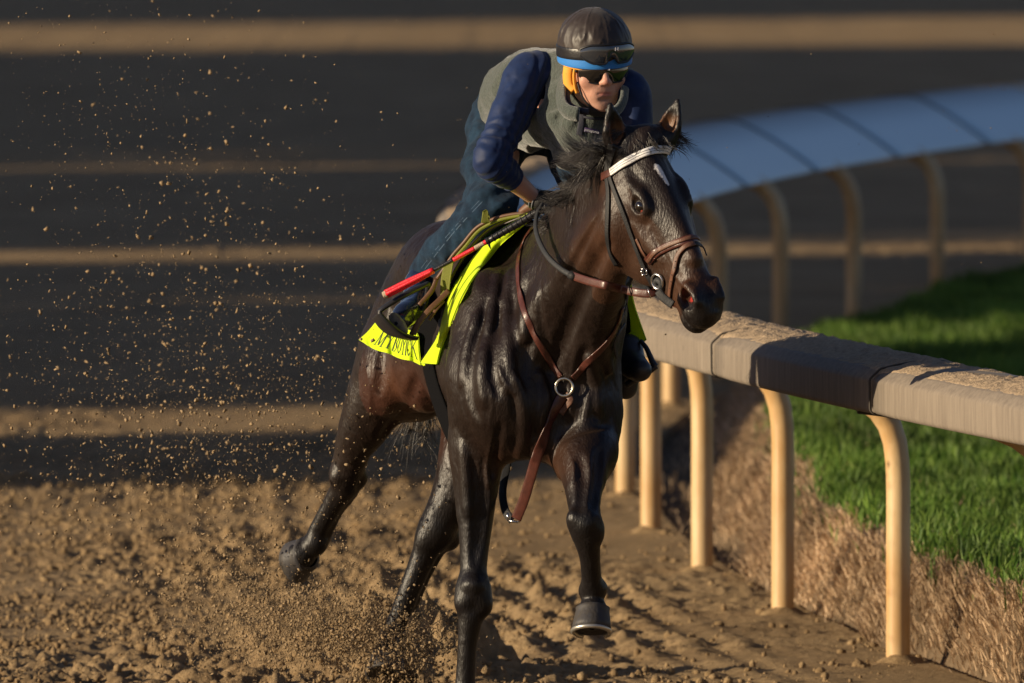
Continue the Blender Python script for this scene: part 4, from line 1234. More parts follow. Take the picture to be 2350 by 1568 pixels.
def ring_at(x, y, off, R, r, name, matl, parent, nrm=None, ang=(0, 2 * pi), d=None, sx=1.):
    h, nn = cast(x, y, off)
    if d is not None: h = np.array([x, y, d]); nn = np.array([-.3, -.1, -1.])
    if nrm is not None: nn = np.array(nrm, float)
    mb = MB(); mb.torus(PWa([h])[0], (nn[0], nn[2], -nn[1]), R / U, r / U, 36, 10, sx, ang)
    return mb.build(name, matl, parent)
bit = hp(205, 50, -82)
ring_at(1514, 645, 8, 17, 3.0, 'bit_ring', M_STEEL, bridle)
h, nn = cast(1516, 652, 4); mb = MB(); mb.torus(PWa([h])[0], (nn[0], nn[2], -nn[1]), 10 / U, 8 / U, 24, 8); mb.build('bit_guard', M_RUB, bridle)
strap([(1480, 618), (1488, 632), (1496, 645), (1500, 655)], 11, 4, 'cheek_buckle', M_BLK, bridle, 3, 20)
mb = MB()
h, nn = cast(1482, 622, 9)
for (a, b) in (((-6, -6), (6, -7)), ((6, -7), (7, 6)), ((7, 6), (-5, 7)), ((-5, 7), (-6, -6))):
    mb.tube([PW(h[0] + a[0], h[1] + a[1], h[2]), PW(h[0] + b[0], h[1] + b[1], h[2])], 1.5 / U, 6)
mb.build('buckle', M_STEEL, bridle)
strap([(1512, 668, -520), (1520, 680, -526), (1532, 690, -532), (1546, 700, -540)], 17, 5, 'chin_strap', M_BLK, bridle, 2, 20)
# reins
hb_, _ = cast(1502, 660, 6)
rb = hb_[2] - 4
rein = [(1508, 668, rb), (1490, 674, rb - 4), (1460, 671, rb + 12), (1425, 663, rb + 50), (1390, 655, -395), (1350, 645, -345), (1312, 632, -290)]
strap(rein, 17, 5, 'rein', M_BRN, bridle, 0, 60)
for k_, (x, y) in enumerate(((1446, 668), (1490, 673))):
    dd = np.interp(x, [p[0] for p in rein][::-1], [p[2] for p in rein][::-1])
    mb = MB(); mb.torus(PW(x, y, dd - 2), (1, 0, .3), 11 / U, 1.8 / U, 20, 6); mb.build('rein_keeper', M_STEEL if k_ else M_BLK, bridle)
grip = [(1318, 634, -297), (1290, 618, -262), (1262, 592, -215), (1242, 558, -150), (1233, 525, -85), (1236, 495, -20), (1248, 470, 40)]
P_ = spline(grip, 60)
ribbon(P_, np.tile([-.8, .2, -.6], (60, 1)), 13, 6, 'rein_grip', M_RUB, bridle, crown=.8)
mb = MB(); mb.tube([PW(1308, 630, -290), PW(1322, 637, -300)], 10 / U, 10); mb.build('rein_sleeve', M_BLK, bridle)
# far rein
strap([(1600, 640, -440), (1560, 700, -330), (1480, 640, -150), (1420, 560, 0)], 14, 4, 'rein', M_BRN, bridle, 0, 40)

bplate = empty('breastplate', PW(1298, 888, -60), 'brown leather breastplate with a pale metal ring on the horse\'s chest', 'breastplate')
strap([(1236, 512), (1208, 545), (1193, 590), (1191, 640), (1200, 700), (1224, 762), (1258, 822), (1288, 866)], 13, 3.6, 'shoulder_strap', M_BRN, bplate, 2, 80)
strap([(1314, 868), (1352, 828), (1392, 786), (1416, 745), (1428, 705)], 14, 3.6, 'shoulder_strap', M_BRN, bplate, 2, 60)
strap([(1428, 745), (1410, 772), (1406, 792), (1411, 818)], 9, 3, 'strap_end', M_BLK, bplate, 5, 20)
strap([(1418, 745), (1430, 715), (1436, 690), (1436, 668)], 12, 3, 'shoulder_strap', M_BLK, bplate, 3, 20)
cr, cn = cast(1299, 889, 9)
ring_at(1299, 889, 9, 20, 3.3, 'ring', M_BRASS, bplate, nrm=(-.15, -.05, -1))
strap([(1296, 905), (1278, 930), (1260, 965), (1245, 1010), (1232, 1050, -60), (1218, 1100, -40), (1203, 1150, -20), (1186, 1192, 0)], 22, 4, 'girth_strap', M_BRN, bplate, 3, 80)
strap([(1300, 905), (1310, 918), (1300, 935), (1288, 950)], 12, 3, 'strap_end', M_TAN, bplate, 1.5, 20)
strap([(1176, 1196, 4), (1160, 1172, 30), (1154, 1130, 90), (1162, 1080, 160), (1170, 1030, 220)], 17, 4, 'girth_loop', M_BLK, bplate, 0, 40)
mb = MB()
q = [(1164, 1178, 2), (1168, 1196, 0), (1190, 1200, -4), (1193, 1190, -4)]
for a, b in zip(q, q[1:]): mb.tube([PW(*a), PW(*b)], 3 / U, 8)
mb.build('buckle', M_STEEL, bplate)

# ---- saddle cloth
def neon(): 
    m = mat('neon_cloth', (.72, .95, .012), .75, bump=.35, bscale=420, sheen=.2, spec=.2)
    nt = m.node_tree; b = nt.nodes['Principled BSDF']; N = nt.nodes.new; L = nt.links.new
    n = N('ShaderNodeTexNoise'); n.inputs['Scale'].default_value = 22; n.inputs['Detail'].default_value = 3
    tc = nt.nodes['Texture Coordinate']; L(tc.outputs['Object'], n.inputs[0])
    bn = N('ShaderNodeBump'); bn.inputs['Strength'].default_value = .25; bn.inputs['Distance'].default_value = .01; L(n.outputs[0], bn.inputs['Height'])
    ob = nt.nodes['Bump']; L(bn.outputs[0], ob.inputs['Normal'])
    tr = N('ShaderNodeBsdfTranslucent'); tr.inputs[0].default_value = (.72, .95, .02, 1); mx = N('ShaderNodeMixShader'); mx.inputs[0].default_value = .22
    out = nt.nodes['Material Output']; L(b.outputs[0], mx.inputs[1]); L(tr.outputs[0], mx.inputs[2]); L(mx.outputs[0], out.inputs[0])
    return m
M_NEON = neon()
M_PAD = mat('black_saddle_pad', (.004, .004, .005), .9, bump=.5, bscale=250, spec=.1)
M_INK = mat('black_print', (.01, .01, .012), .7)
def sheet(rows, name, matl, parent, thick=4, nu=40, nv=60, wr=None, clear=None):
    """cloth through rows of (x, y, d) control points; solid with two sides"""
    R_ = [spline(r, nu) for r in rows]
    G = np.array([spline([r[i] for r in R_], nv) if len(R_) > 2 else spline([R_[0][i], R_[1][i]], nv) for i in range(nu)])   # nu, nv, 3
    if wr is not None: G = G + wr(G)
    if clear is not None:
        D = G[..., 2].copy()
        for i in range(nu):
            for j in range(nv):
                h = BV.ray_cast(Vector((G[i, j, 0], G[i, j, 1], -3000)), Vector((0, 0, 1)))
                if h[0] is not None and h[0][2] - clear < D[i, j]: D[i, j] = h[0][2] - clear
        E = np.minimum(D - G[..., 2], 0)
        for _ in range(5):
            E2_ = E.copy(); E2_[1:-1, 1:-1] = (E[:-2, 1:-1] + E[2:, 1:-1] + E[1:-1, :-2] + E[1:-1, 2:]) / 4; E = np.minimum(E, E2_)
        G = G.copy(); G[..., 2] += E
    gu = np.gradient(G, axis=0); gv = np.gradient(G, axis=1); N_ = np.cross(gu, gv); N_ /= np.linalg.norm(N_, axis=2)[..., None] + 1e-9
    if N_[..., 2].mean() > 0: N_ = -N_
    A = G + N_ * thick / 2; B = G - N_ * thick / 2
    V = np.concatenate([A.reshape(-1, 3), B.reshape(-1, 3)]); idx = np.arange(nu * nv).reshape(nu, nv); k = nu * nv
    F = np.stack([idx[:-1, :-1], idx[1:, :-1], idx[1:, 1:], idx[:-1, 1:]], -1).reshape(-1, 4)
    F = [F, F[:, ::-1] + k]
    for e in (idx[:, 0], idx[:, -1], idx[0, :], idx[-1, :]): F.append(np.stack([e[:-1], e[1:], e[1:] + k, e[:-1] + k], 1))
    o = mesh_obj(name, PWa(V), np.concatenate(F), matl, parent)
    return o, A
def sd(x, y, off, dflt):
    h, n = cast(x, y, 0)
    return (x, y, (h[2] if h is not None and h[2] < 900 else dflt) - off)
cloth = empty('saddle_cloth', PW(1000, 800, 380), 'neon yellow saddle cloth with black lettering hanging under the rider\'s boot', 'saddle cloth')
E1 = [(1235, 488, 150), (1200, 518, 175), (1160, 552, 190), (1120, 596, 205), (1085, 640, 220), (1056, 692, 240), (1033, 750, 262), (1012, 800, 290), (1003, 836, 330)]
E2 = [(1205, 492, 190), (1165, 518, 215), (1128, 545, 235), (1092, 585, 255), (1058, 630, 280), (1034, 672, 300), (1018, 725, 325), (1004, 775, 350), (966, 834, 380)]
mid = [((a[0] + b[0]) / 2 - 2, (a[1] + b[1]) / 2, (a[2] + b[2]) / 2 - 14) for a, b in zip(E1, E2)]
_ps = [p for p in E1]
E1 = [(x, y, min(d, sd(x, y, 14, d)[2]) - 12) for x, y, d in E1]; E2 = [(x, y, min(d, sd(x, y, 16, d)[2])) for x, y, d in E2]; mid = [(x, y, min(d, sd(x, y, 16, d)[2]) - 14) for x, y, d in mid]
def wr1(G): 
    z = np.zeros_like(G); z[..., 2] = 5 * np.sin(G[..., 1] / 26 + G[..., 0] / 40) + 4 * (fbm(G[..., 0] / 30, G[..., 1] / 60, 2) - .5); return z
sheet([E1, mid, E2], 'front_panel', M_NEON, cloth, 4, 70, 24, wr1, clear=11)
B0 = [(872, 728, 560), (893, 745, 520), (920, 752, 480), (952, 762, 420), (960, 772, 405)]
B1 = [(846, 760, 575), (874, 775, 530), (908, 788, 485), (946, 803, 425), (962, 808, 400)]
B2 = [(824, 781, 585), (852, 798, 540), (897, 815, 490), (946, 831, 425), (966, 838, 396)]
def wr2(G):
    z = np.zeros_like(G); amp = smooth(740, 835, G[..., 1]); z[..., 2] = amp * (7 * np.sin(G[..., 0] / 7.5) + 4 * np.sin(G[..., 0] / 4.1 + 2)) ; z[..., 1] = amp * 1.5 * np.sin(G[..., 0] / 9); return z
_, LA = sheet([B0, B1, B2], 'rear_panel', M_NEON, cloth, 3, 90, 40, wr2, clear=9)
sheet([[(1004, 770, 345), (1000, 800, 352), (985, 822, 362), (967, 836, 374)], [(1006, 790, 330), (1004, 815, 334), (992, 834, 348), (972, 840, 368)]], 'folded_corner', M_NEON, cloth, 3, 20, 12)
sheet([[(1432, 622, 300), (1446, 642, 300), (1456, 700, 300), (1484, 780, 300)], [(1420, 640, 330), (1424, 700, 335), (1428, 770, 335), (1436, 820, 320)]], 'far_panel', M_NEON, cloth, 4, 30, 20, lambda G: np.stack([0 * G[..., 0], 0 * G[..., 0], 4 * np.sin(G[..., 1] / 22)], -1))
pad = empty('saddle_pad', PW(985, 760, 400), 'black saddle pad showing beneath the neon cloth', 'saddle pad')
sheet([[(1240, 508, 215), (1180, 560, 245), (1110, 640, 262), (1062, 720, 285), (1030, 790, 318), (1012, 838, 350)], [(1180, 500, 290), (1100, 560, 330), (1030, 650, 375), (985, 720, 420), (958, 765, 445), (963, 834, 425)]], 'quilted_pad', M_PAD, pad, 5, 60, 24,
      lambda G: np.stack([0 * G[..., 0], 0 * G[..., 0], 3 * np.sin(G[..., 1] / 11)], -1))
sheet([[(1415, 650, 315), (1440, 700, 315), (1447, 762, 315)], [(1400, 700, 340), (1412, 750, 340), (1420, 790, 340)]], 'far_pad', M_PAD, pad, 6, 20, 10)
_gp = spline([(982, 812, 370), (987, 850, 350), (1000, 900, 315), (1020, 955, 275), (1042, 1004, 240), (1070, 1035, 230)], 40)
girth = tag(ribbon(_gp, np.tile([-.75, .25, -.6], (40, 1)), 44, 7, 'girth', M_PAD, None), 'wide black girth running under the horse\'s belly below the neon cloth', 'girth')

# lettering on the rear panel: condensed serif strokes (unit box letters)
def letter_strokes():
    T = .20; H = .05
    def seg(x0, y0, x1, y1, w): return (x0, y0, x1, y1, w)
    def serif(x, y, w=.34): return seg(x - w / 2, y, x + w / 2, y, H)
    L = {}
    L['M'] = [seg(.12, 0, .12, 1, H), seg(.12, 1, .5, .05, T), seg(.5, .05, .86, 1, H), seg(.86, 0, .86, 1, T), serif(.12, 0), serif(.86, 0), serif(.12, 1, .25), serif(.86, 1, .25)]
    L['Y'] = [seg(.12, 1, .5, .48, T), seg(.88, 1, .5, .48, H), seg(.5, 0, .5, .5, T), serif(.12, 1), serif(.88, 1, .3), serif(.5, 0, .4)]
    L['B'] = [seg(.2, 0, .2, 1, T), seg(.2, 1, .6, 1, H), seg(.6, 1, .78, .78, T), seg(.78, .78, .58, .53, H * 1.5), seg(.2, .53, .58, .53, H), seg(.58, .53, .84, .28, T), seg(.84, .28, .6, 0, H * 1.5), seg(.6, 0, .08, 0, H), serif(.2, 1, .3)]
    L['O'] = [seg(.5, 1, .18, .75, H * 1.6), seg(.18, .75, .15, .25, T), seg(.15, .25, .5, 0, H * 1.6), seg(.5, 0, .84, .25, H * 1.6), seg(.84, .25, .82, .75, T), seg(.82, .75, .5, 1, H * 1.6)]
    L['I'] = [seg(.5, 0, .5, 1, T * 1.3), serif(.5, 0, .6), serif(.5, 1, .6)]
    L['C'] = [seg(.85, .78, .5, 1, H * 1.6), seg(.5, 1, .17, .72, H * 2), seg(.17, .72, .17, .28, T), seg(.17, .28, .5, 0, H * 2), seg(.5, 0, .85, .2, H * 1.6), seg(.85, .6, .85, .95, H)]
    L['K'] = [seg(.2, 0, .2, 1, T), serif(.2, 0), serif(.2, 1), seg(.25, .42, .82, 1, H), serif(.82, 1, .3), seg(.4, .55, .86, 0, T), serif(.86, 0, .3)]
    return L
LT = letter_strokes()
def panel_pt(s, t):      # s along the lower hem 0..1, t upwards 0..1, lifted off the cloth
    G = LA; nu, nv = G.shape[:2]
    a = np.clip(s, 0, 1) * (nu - 1); b = np.clip(1 - t, 0, 1) * (nv - 1); i = int(min(a, nu - 2)); j = int(min(b, nv - 2)); fa = a - i; fb = b - j
    p = G[i, j] * (1 - fa) * (1 - fb) + G[i + 1, j] * fa * (1 - fb) + G[i, j + 1] * (1 - fa) * fb + G[i + 1, j + 1] * fa * fb
    return p + np.array([-.3, 0, -1.2])
# where each letter stands: start, width, height (the cloth is gathered, so the letters narrow)
lay = [('M', .225, .135, .54), ('Y', .375, .115, .56), ('B', .500, .085, .57), ('O', .582, .070, .58), ('Y', .645, .078, .58), ('I', .718, .030, .58), ('C', .750, .060, .60), ('K', .812, .150, .64)]
for ch, s0, wd, hg in lay:
    mb = MB()
    for (x0, y0, x1, y1, wl) in LT[ch]:
        n = 7; dx, dy = x1 - x0, y1 - y0; l = math.hypot(dx * wd * 140, dy * hg * 58) + 1e-6
        # half width of the stroke in panel units
        px, py = -dy * hg * 58 / l, dx * wd * 140 / l
        hw = wl * 12.5 * .5 if wd > .08 else wl * 8 * .5
        hw = max(hw, .55)
        vs = []
        for i in range(n):
            f = i / (n - 1); X_ = x0 + dx * f; Y_ = y0 + dy * f
            for sg in (-1, 1):
                s_ = s0 + X_ * wd + sg * px * hw / 140; t_ = .16 + Y_ * hg + sg * py * hw / 58
                vs.append(PW(*panel_pt(s_ + .02 * (Y_ - .5) * 0, t_)))
        mb.add(vs, [(2 * i, 2 * i + 1, 2 * i + 3, 2 * i + 2) for i in range(n - 1)])
    mb.build('letter', M_INK, cloth, False)

# ---- saddle, stirrups
M_SAD = mat('saddle_leather', (.030, .018, .012), .45, var=.4, vscale=30, bump=.2, bscale=120)
M_OLIVE = mat('olive_binding', (.16, .17, .02), .75, bump=.3, bscale=200)
M_SEDGE = mat('saddle_edge_leather', (.13, .06, .03), .5, var=.3, vscale=50)
saddle = empty('saddle', PW(1150, 500, 280), 'small brown exercise saddle with olive lining under the rider', 'saddle')
sheet([[(1285, 455, 60), (1240, 478, 110), (1185, 500, 170), (1120, 530, 215), (1065, 590, 250), (1030, 650, 275), (1010, 690, 300)], [(1240, 470, 250), (1190, 490, 300), (1110, 520, 400), (1020, 580, 420), (985, 650, 420), (975, 690, 420), (972, 715, 420)]], 'flap', M_SAD, saddle, 7, 60, 24)
def tube3(pts, r, name, matl, parent, n=40, seg=10, flat=None):
    P = spline(pts, n); rr = r if not hasattr(r, '__len__') else np.interp(np.linspace(0, 1, n), np.linspace(0, 1, len(r)), r) 
    mb = MB(); mb.tube([PW(*p) for p in P], [q / U for q in (rr if hasattr(rr, '__len__') else [rr] * n)], seg, flat=flat); return mb.build(name, matl, parent)
tube3([(1250, 470, 140), (1215, 486, 160), (1170, 493, 180), (1135, 502, 195), (1095, 522, 215), (1062, 560, 232), (1040, 585, 245), (1018, 618, 255), (1003, 640, 262)], 4.5, 'edge_binding', M_SEDGE, saddle, 60)
tube3([(1215, 491, 156), (1170, 499, 176), (1138, 508, 190), (1099, 529, 210), (1068, 565, 227), (1045, 592, 240), (1022, 626, 250)], 3.5, 'lining', M_OLIVE, saddle, 60)
tube3([(1250, 462, 150), (1225, 470, 160), (1195, 488, 175)], [14, 16, 9], 'pommel_roll', M_SEDGE, saddle, 20)
sheet([[(1042, 590, 236), (1035, 630, 240), (1030, 672, 245)], [(1018, 612, 246), (1012, 645, 250), (1011, 682, 255)]], 'knee_flap', M_OLIVE, saddle, 4, 16, 10)
sheet([[(1108, 484, 178), (1118, 482, 178), (1122, 500, 180)], [(1104, 510, 184), (1112, 512, 184), (1124, 510, 184)]], 'olive_tab', M_OLIVE, saddle, 5, 12, 8)
tube3([(1002, 640, 240), (990, 668, 235), (962, 700, 228)], [5, 6, 5], 'leather_end', M_SEDGE, saddle, 16, flat=.4)
def ribb3(pts, width, thick, name, matl, parent, nrm=(-.4, 0, -1), n=40):
    P = spline(pts, n); return ribbon(P, np.tile(nrm, (n, 1)), width, thick, name, matl, parent)
stir = empty('stirrup', PW(930, 760, 220), 'black stirrup on a brown leather under the rider\'s boot above the lettering', 'stirrup')
ribb3([(1030, 668, 242), (1008, 690, 234), (985, 712, 226), (962, 740, 222), (948, 768, 220)], 12, 4, 'stirrup_leather', M_SEDGE, stir)
ribb3([(1018, 690, 246), (1000, 712, 240), (985, 735, 236)], 7, 3, 'stirrup_leather', M_SEDGE, stir)
M_IRON = mat('stirrup_iron', (.02, .02, .024), .4, spec=.5)
tube3([(984, 650, 215), (930, 676, 190), (880, 707, 180), (869, 718, 180)], [8, 10, 9, 8], 'stirrup_arm', M_IRON, stir, 20, flat=.7)
tube3([(984, 650, 240), (975, 700, 265), (955, 745, 262), (944, 768, 255)], [7, 6, 6, 6], 'stirrup_arm', M_IRON, stir, 20)
ribb3([(866, 720, 205), (884, 742, 205), (910, 762, 215), (944, 772, 232)], 70, 12, 'tread', M_IRON, stir, nrm=(-.55, .8, -.25), n=20)
stir2 = empty('stirrup', PW(1480, 860, 260), 'black stirrup on the horse\'s far side, seen right of its chest', 'stirrup')
tube3([(1470, 782, 280), (1484, 800, 270), (1498, 832, 262), (1505, 842, 260)], [5, 6, 7, 8], 'stirrup_arm', M_IRON, stir2, 16)
tube3([(1460, 782, 300), (1440, 830, 300), (1432, 880, 300)], 5, 'stirrup_arm', M_IRON, stir2, 16)
tube3([(1507, 840, 262), (1475, 862, 262), (1438, 884, 270)], [9, 11, 10], 'tread', M_IRON, stir2, 16, flat=.8)

# ---- whip
M_RED = mat('red_whip_binding', (.75, .012, .03), .45, bump=.4, bscale=300)
M_CREAM = mat('frayed_felt', (.42, .33, .24), .9, bump=1, bscale=200)
M_WBLK = mat('whip_black', (.014, .014, .017), .35, bump=.3, bscale=200)
whip = empty('riding_whip', PW(1060, 580, 150), 'red and black riding whip held low across the saddle cloth', 'whip')
WA = np.array([1262, 470, 70.]); WB = np.array([880, 678, 170.])
def wp(t): return WA + (WB - WA) * t + np.array([0, 6 * sin(pi * t), 0])
def wseg(t0, t1, r0, r1, name, matl):
    return tube3([tuple(wp(t0)), tuple(wp((t0 + t1) / 2)), tuple(wp(t1))], [r0, (r0 + r1) / 2, r1], name, matl, whip, 14)
wseg(0, .37, 10, 7.5, 'handle', M_WBLK)
for i in range(12):
    t = .02 + i * .029; c = wp(t); mb = MB()
    mb.torus(PW(*c), (PW(*wp(t + .01)) - PW(*wp(t))), (10.2 - 2.2 * t / .37) / U, 1.3 / U, 18, 6); mb.build('grip_ring', M_WBLK, whip)
wseg(.365, .38, 8.5, 9, 'collar', M_WBLK); tube3([tuple(wp(.372)), (wp(.372)[0] + 3, wp(.372)[1] + 10, wp(.372)[2] - 4), (wp(.372)[0] + 6, wp(.372)[1] + 18, wp(.372)[2] - 4)], [4, 3, 1], 'loose_tape', M_WBLK, whip, 8)
wseg(.38, .395, 6, 6, 'red_band', M_RED); wseg(.395, .45, 5.6, 5.6, 'cream_band', M_CREAM)
wseg(.45, .58, 5.2, 5.2, 'red_band', M_RED); wseg(.58, .70, 5, 5, 'shaft', M_WBLK)
for o_, dd in ((-5, 0), (0, -5), (5, 0)):
    P0 = wp(.70); P1 = wp(.985)
    tube3([(P0[0] + o_ * .2, P0[1] + o_ * .5, P0[2] + dd), ((P0 + P1)[0] / 2 + o_ * .5, (P0 + P1)[1] / 2 + o_ * .9, (P0 + P1)[2] / 2 + dd), (P1[0] + o_ * .5, P1[1] + o_ * .95, P1[2] + dd)], [4.6, 5, 5], 'red_flap', M_RED, whip, 14)
wseg(.98, 1.0, 9.5, 8.5, 'frayed_end', M_CREAM)
# ================================================================== THE RIDER
def build_sdf(S_, name, matl, parent, it=2, cols=None):
    V, F = S_.mesh(); V = laplace(V, F, it)
    o = mesh_obj(name, PWa(V), F, matl, parent)
    if cols is not None: set_attr(o, 'Col', cols(V))
    return o, V, F
def dispn(S_, amp, sx, sy, sz, oct=3, seed=0):
    g = S_.g; near = np.abs(g) < 30
    I = np.argwhere(near); P = I * S_.h + S_.lo
    n = fbm(P[:, 0] / sx + seed, P[:, 1] / sy + 7, oct, P[:, 2] / sz) - .5
    g[near] += (amp * n).astype(np.float32)
def dispf(S_, f):
    g = S_.g; near = np.abs(g) < 30
    I = np.argwhere(near); P = I * S_.h + S_.lo
    g[near] += f(P[:, 0], P[:, 1], P[:, 2]).astype(np.float32)
rider = empty('person', PW(1180, 520, 300), 'rider in a grey fleece vest, navy shirt and black helmet crouching over the horse', 'person')
FW = unit((.28, .12, -.95)); FU = unit(np.array((-.02, -1, -.12)) - FW * (FW @ np.array((-.02, -1, -.12)))); FL = np.cross(FU, FW)   # forward, up, to the picture's right or left
if FL[0] < 0: FL = -FL
FC = np.array([1366., 160., 40.])
def fp(l, u, f): return FC + FL * l + FU * u + FW * f
FR = np.array([FL, FU, FW])
SH = (1210, 178, 150); EL = (1125, 368, 30); WR = (1230, 457, 128)
SH2 = (1448, 214, 40); EL2 = (1462, 340, 40); WR2 = (1330, 455, 90)
def lerp(a, b, t): return tuple(np.array(a) * (1 - t) + np.array(b) * t)
# ---- skin
S = SDF((1055, 20, -160), (1520, 900, 720), 2.6)
S.ell(fp(0, 38, -8), (60, 66, 74), FR, k=10)
S.loft(fp(0, 0, 0), np.array([FU, FL, FW]), [(-84, 24, 66, 10), (-72, 36, 74, -10), (-50, 47, 76, -40), (-25, 54, 76, -60), (0, 58, 74, -66), (30, 60, 70, -72)], k=14, n=2.3)
S.ell(fp(0, -78, 60), (20, 13, 15), FR, k=12)                # chin
S.ell(fp(0, -42, 66), (27, 20, 12), FR, k=16)                # muzzle of the mouth
for s_ in (-1, 1):
    S.ell(fp(s_ * 34, -16, 58), (20, 17, 14), FR, k=14)      # cheekbones
    S.ell(fp(s_ * 22, 6, 78), (16, 9, 10), FR, k=8, sub=True)
    S.ell(fp(s_ * 9.5, -20, 84), (6.5, 6, 7), FR, k=5)       # nostril wings
    S.ell(fp(s_ * 5, -27, 88), (2.8, 2.4, 3.4), FR, k=2, sub=True)
S.cap(fp(0, 12, 74), fp(0, -15, 91), 6.5, 8, k=8)           # nose
S.ell(fp(0, -17, 89), (9, 7.5, 7.5), FR, k=6)
S.cap(fp(-13, -42.8, 74.5), fp(13, -42.8, 74.5), 2.8, k=4)
S.cap(fp(-3, -42, 77), fp(3, -42, 77), 2.6, k=4)        # upper lip
S.cap(fp(-9, -49.5, 75.5), fp(9, -49.5, 75.5), 3.2, k=4)           # lower lip
S.cap(fp(-17, -45.6, 78.5), fp(0, -46.3, 81.5), 1.3, k=2, sub=True)
S.cap(fp(0, -46.3, 81.5), fp(17, -45.6, 78.5), 1.3, k=2, sub=True)
S.ell(fp(0, -60, 79), (14, 4.5, 4), FR, k=6, sub=True)
for s_ in (-1, 1): S.ell(fp(s_ * 60, -2, -6), (6, 21, 13), FR, k=5)
S.chain([tuple(fp(0, -40, -5)) + (44,), (1345, 235, 110, 46), (1325, 250, 170, 60)], k=20)
# trunk and legs inside the clothes
S.chain([(1325, 250, 170, 60), (1290, 255, 260, 78), (1215, 250, 420, 66), (1170, 280, 540, 60)], k=20)
for a, b, c in ((SH, EL, WR), (SH2, EL2, WR2)):
    S.chain([a + (34,), lerp(a, b, .5) + (30,), b + (25,), lerp(b, c, .35) + (27,), lerp(b, c, .7) + (22,), c + (17,)], k=10)
LEG = [((1150, 310, 540), (1136, 462, 275), (975, 625, 440)), ((1305, 325, 520), (1365, 480, 310), (1412, 790, 350))]
for h_, k_, a_ in LEG:
    S.chain([h_ + (50,), lerp(h_, k_, .5) + (44,), k_ + (38,), lerp(k_, a_, .35) + (38,), a_ + (22,)], k=14)
# hands: palm, four fingers closed round the rein, thumb on top
def hand(w, fwd, up, sd_, S_, grow=0, k=3):
    w = np.array(w, float); fwd = unit(fwd); up = unit(np.array(up) - fwd * (fwd @ np.array(up))); lat = np.cross(fwd, up)
    S_.cap(w, w + fwd * 42, 17 + grow, 20 + grow, k=8, flat=(lat, .62))
    for i, L in enumerate((34, 37, 35, 28)):
        r = 8.4 + grow - i * .3
        b = w + fwd * (47 - i * 3) + up * (13 - i * 9.5)
        m1 = b + fwd * L * .35 + lat * sd_ * 11; m2 = m1 + lat * sd_ * 15 - fwd * L * .30; e = m2 - fwd * 14 - lat * sd_ * 3
        S_.cap(b, m1, r, r * .95, k=k); S_.cap(m1, m2, r * .95, r * .9, k=2); S_.cap(m2, e, r * .9, r * .8, k=2)
    b = w + fwd * 16 + up * 16; m1 = b + fwd * 20 + up * 8 + lat * sd_ * 8; e = m1 + fwd * 17 - up * 2 + lat * sd_ * 11
    S_.cap(b, m1, 10 + grow, 9 + grow, k=6); S_.cap(m1, e, 9 + grow, 7.5 + grow, k=2)
HD = [(WR, (.78, .35, -.25), (.3, -.95, 0), -1), (WR2, (-.75, .4, -.3), (0, -1, 0), 1)]
for h_ in HD: hand(*h_, S)
def skin_cols(V):
    C = np.tile(np.array([.56, .30, .215]), (len(V), 1))
    q = V - FC; l = q @ FL; u = q @ FU; f = q @ FW
    lips = .8 * np.exp(-((np.abs(l)) / 15) ** 4 - ((u + 46) / 5.5) ** 4) * (f > 70)
    C = C * (1 - lips[:, None]) + np.array([.48, .13, .11]) * lips[:, None]
    st_ = np.exp(-((l) / 38) ** 2 - ((u + 62) / 24) ** 2) * (f > 20) * (.6 + .8 * fbm(l / 3, u / 3, 2)) * .35 + .18 * np.exp(-(l / 16) ** 2 - ((u + 34) / 5) ** 2) * (f > 60)
    st_ = np.clip(st_, 0, .7)[:, None]
    C = C * (1 - st_) + np.array([.26, .16, .13]) * st_
    red = (.5 * np.exp(-(l / 9) ** 2 - ((u + 18) / 10) ** 2) * (f > 70) + .25 * np.exp(-((np.abs(l) - 34) / 13) ** 2 - ((u + 18) / 14) ** 2))[:, None]
    C = C * (1 - red) + np.array([.62, .24, .18]) * red
    return C
def skin_mat():
    m = attr_mat('skin', .48, 0, .4, .35, 260)
    b = m.node_tree.nodes['Principled BSDF']; b.inputs['Subsurface Weight'].default_value = .12; b.inputs['Subsurface Radius'].default_value = (.012, .005, .003); b.inputs['Subsurface Scale'].default_value = 1
    return m
if 'attr_mat' not in globals():
    def attr_mat(name, rough=.6, sub=0., spec=.3, bump=0, bscale=50):
        m = mat(name, (1, 1, 1), rough, spec=spec, bump=bump, bscale=bscale)
        nt = m.node_tree; a = nt.nodes.new('ShaderNodeVertexColor'); a.layer_name = 'Col'
        nt.links.new(a.outputs[0], nt.nodes['Principled BSDF'].inputs['Base Color']); return m
M_SKIN = skin_mat()
build_sdf(S, 'body', M_SKIN, rider, 2, skin_cols)

# ---- jeans
def denim():
    m = mat('blue_denim', (.011, .032, .062), .85, bump=.8, bscale=900, bdist=.0008, spec=.15, var=.55, vscale=22, var_col=(.004, .011, .026), sheen=.08, detail=8, fold=(16, .5, .012))
    return m
M_DENIM = denim(); M_DSEAM = mat('denim_seam', (.05, .09, .15), .8)
S = SDF((920, 180, 180), (1500, 880, 760), 3.6)
S.chain([(1158, 285, 555, 78), (1262, 285, 560, 64)], k=24)
S.ell((1138, 275, 560), (58, 62, 70), k=30)
S.ell((1132, 350, 530), (50, 70, 80), k=24)
h_, k_, a_ = LEG[0]
S.chain([h_ + (70,), (1122, 385, 420, 62), (1134, 455, 295, 54), (1112, 500, 285, 60), (1060, 545, 330, 56), (1010, 590, 400, 46), (972, 628, 452, 36)], k=26)
S.ell((1148, 470, 262), (40, 42, 40), k=20)
S.ell((1102, 462, 330), (38, 40, 50), k=20)
h_, k_, a_ = LEG[1]
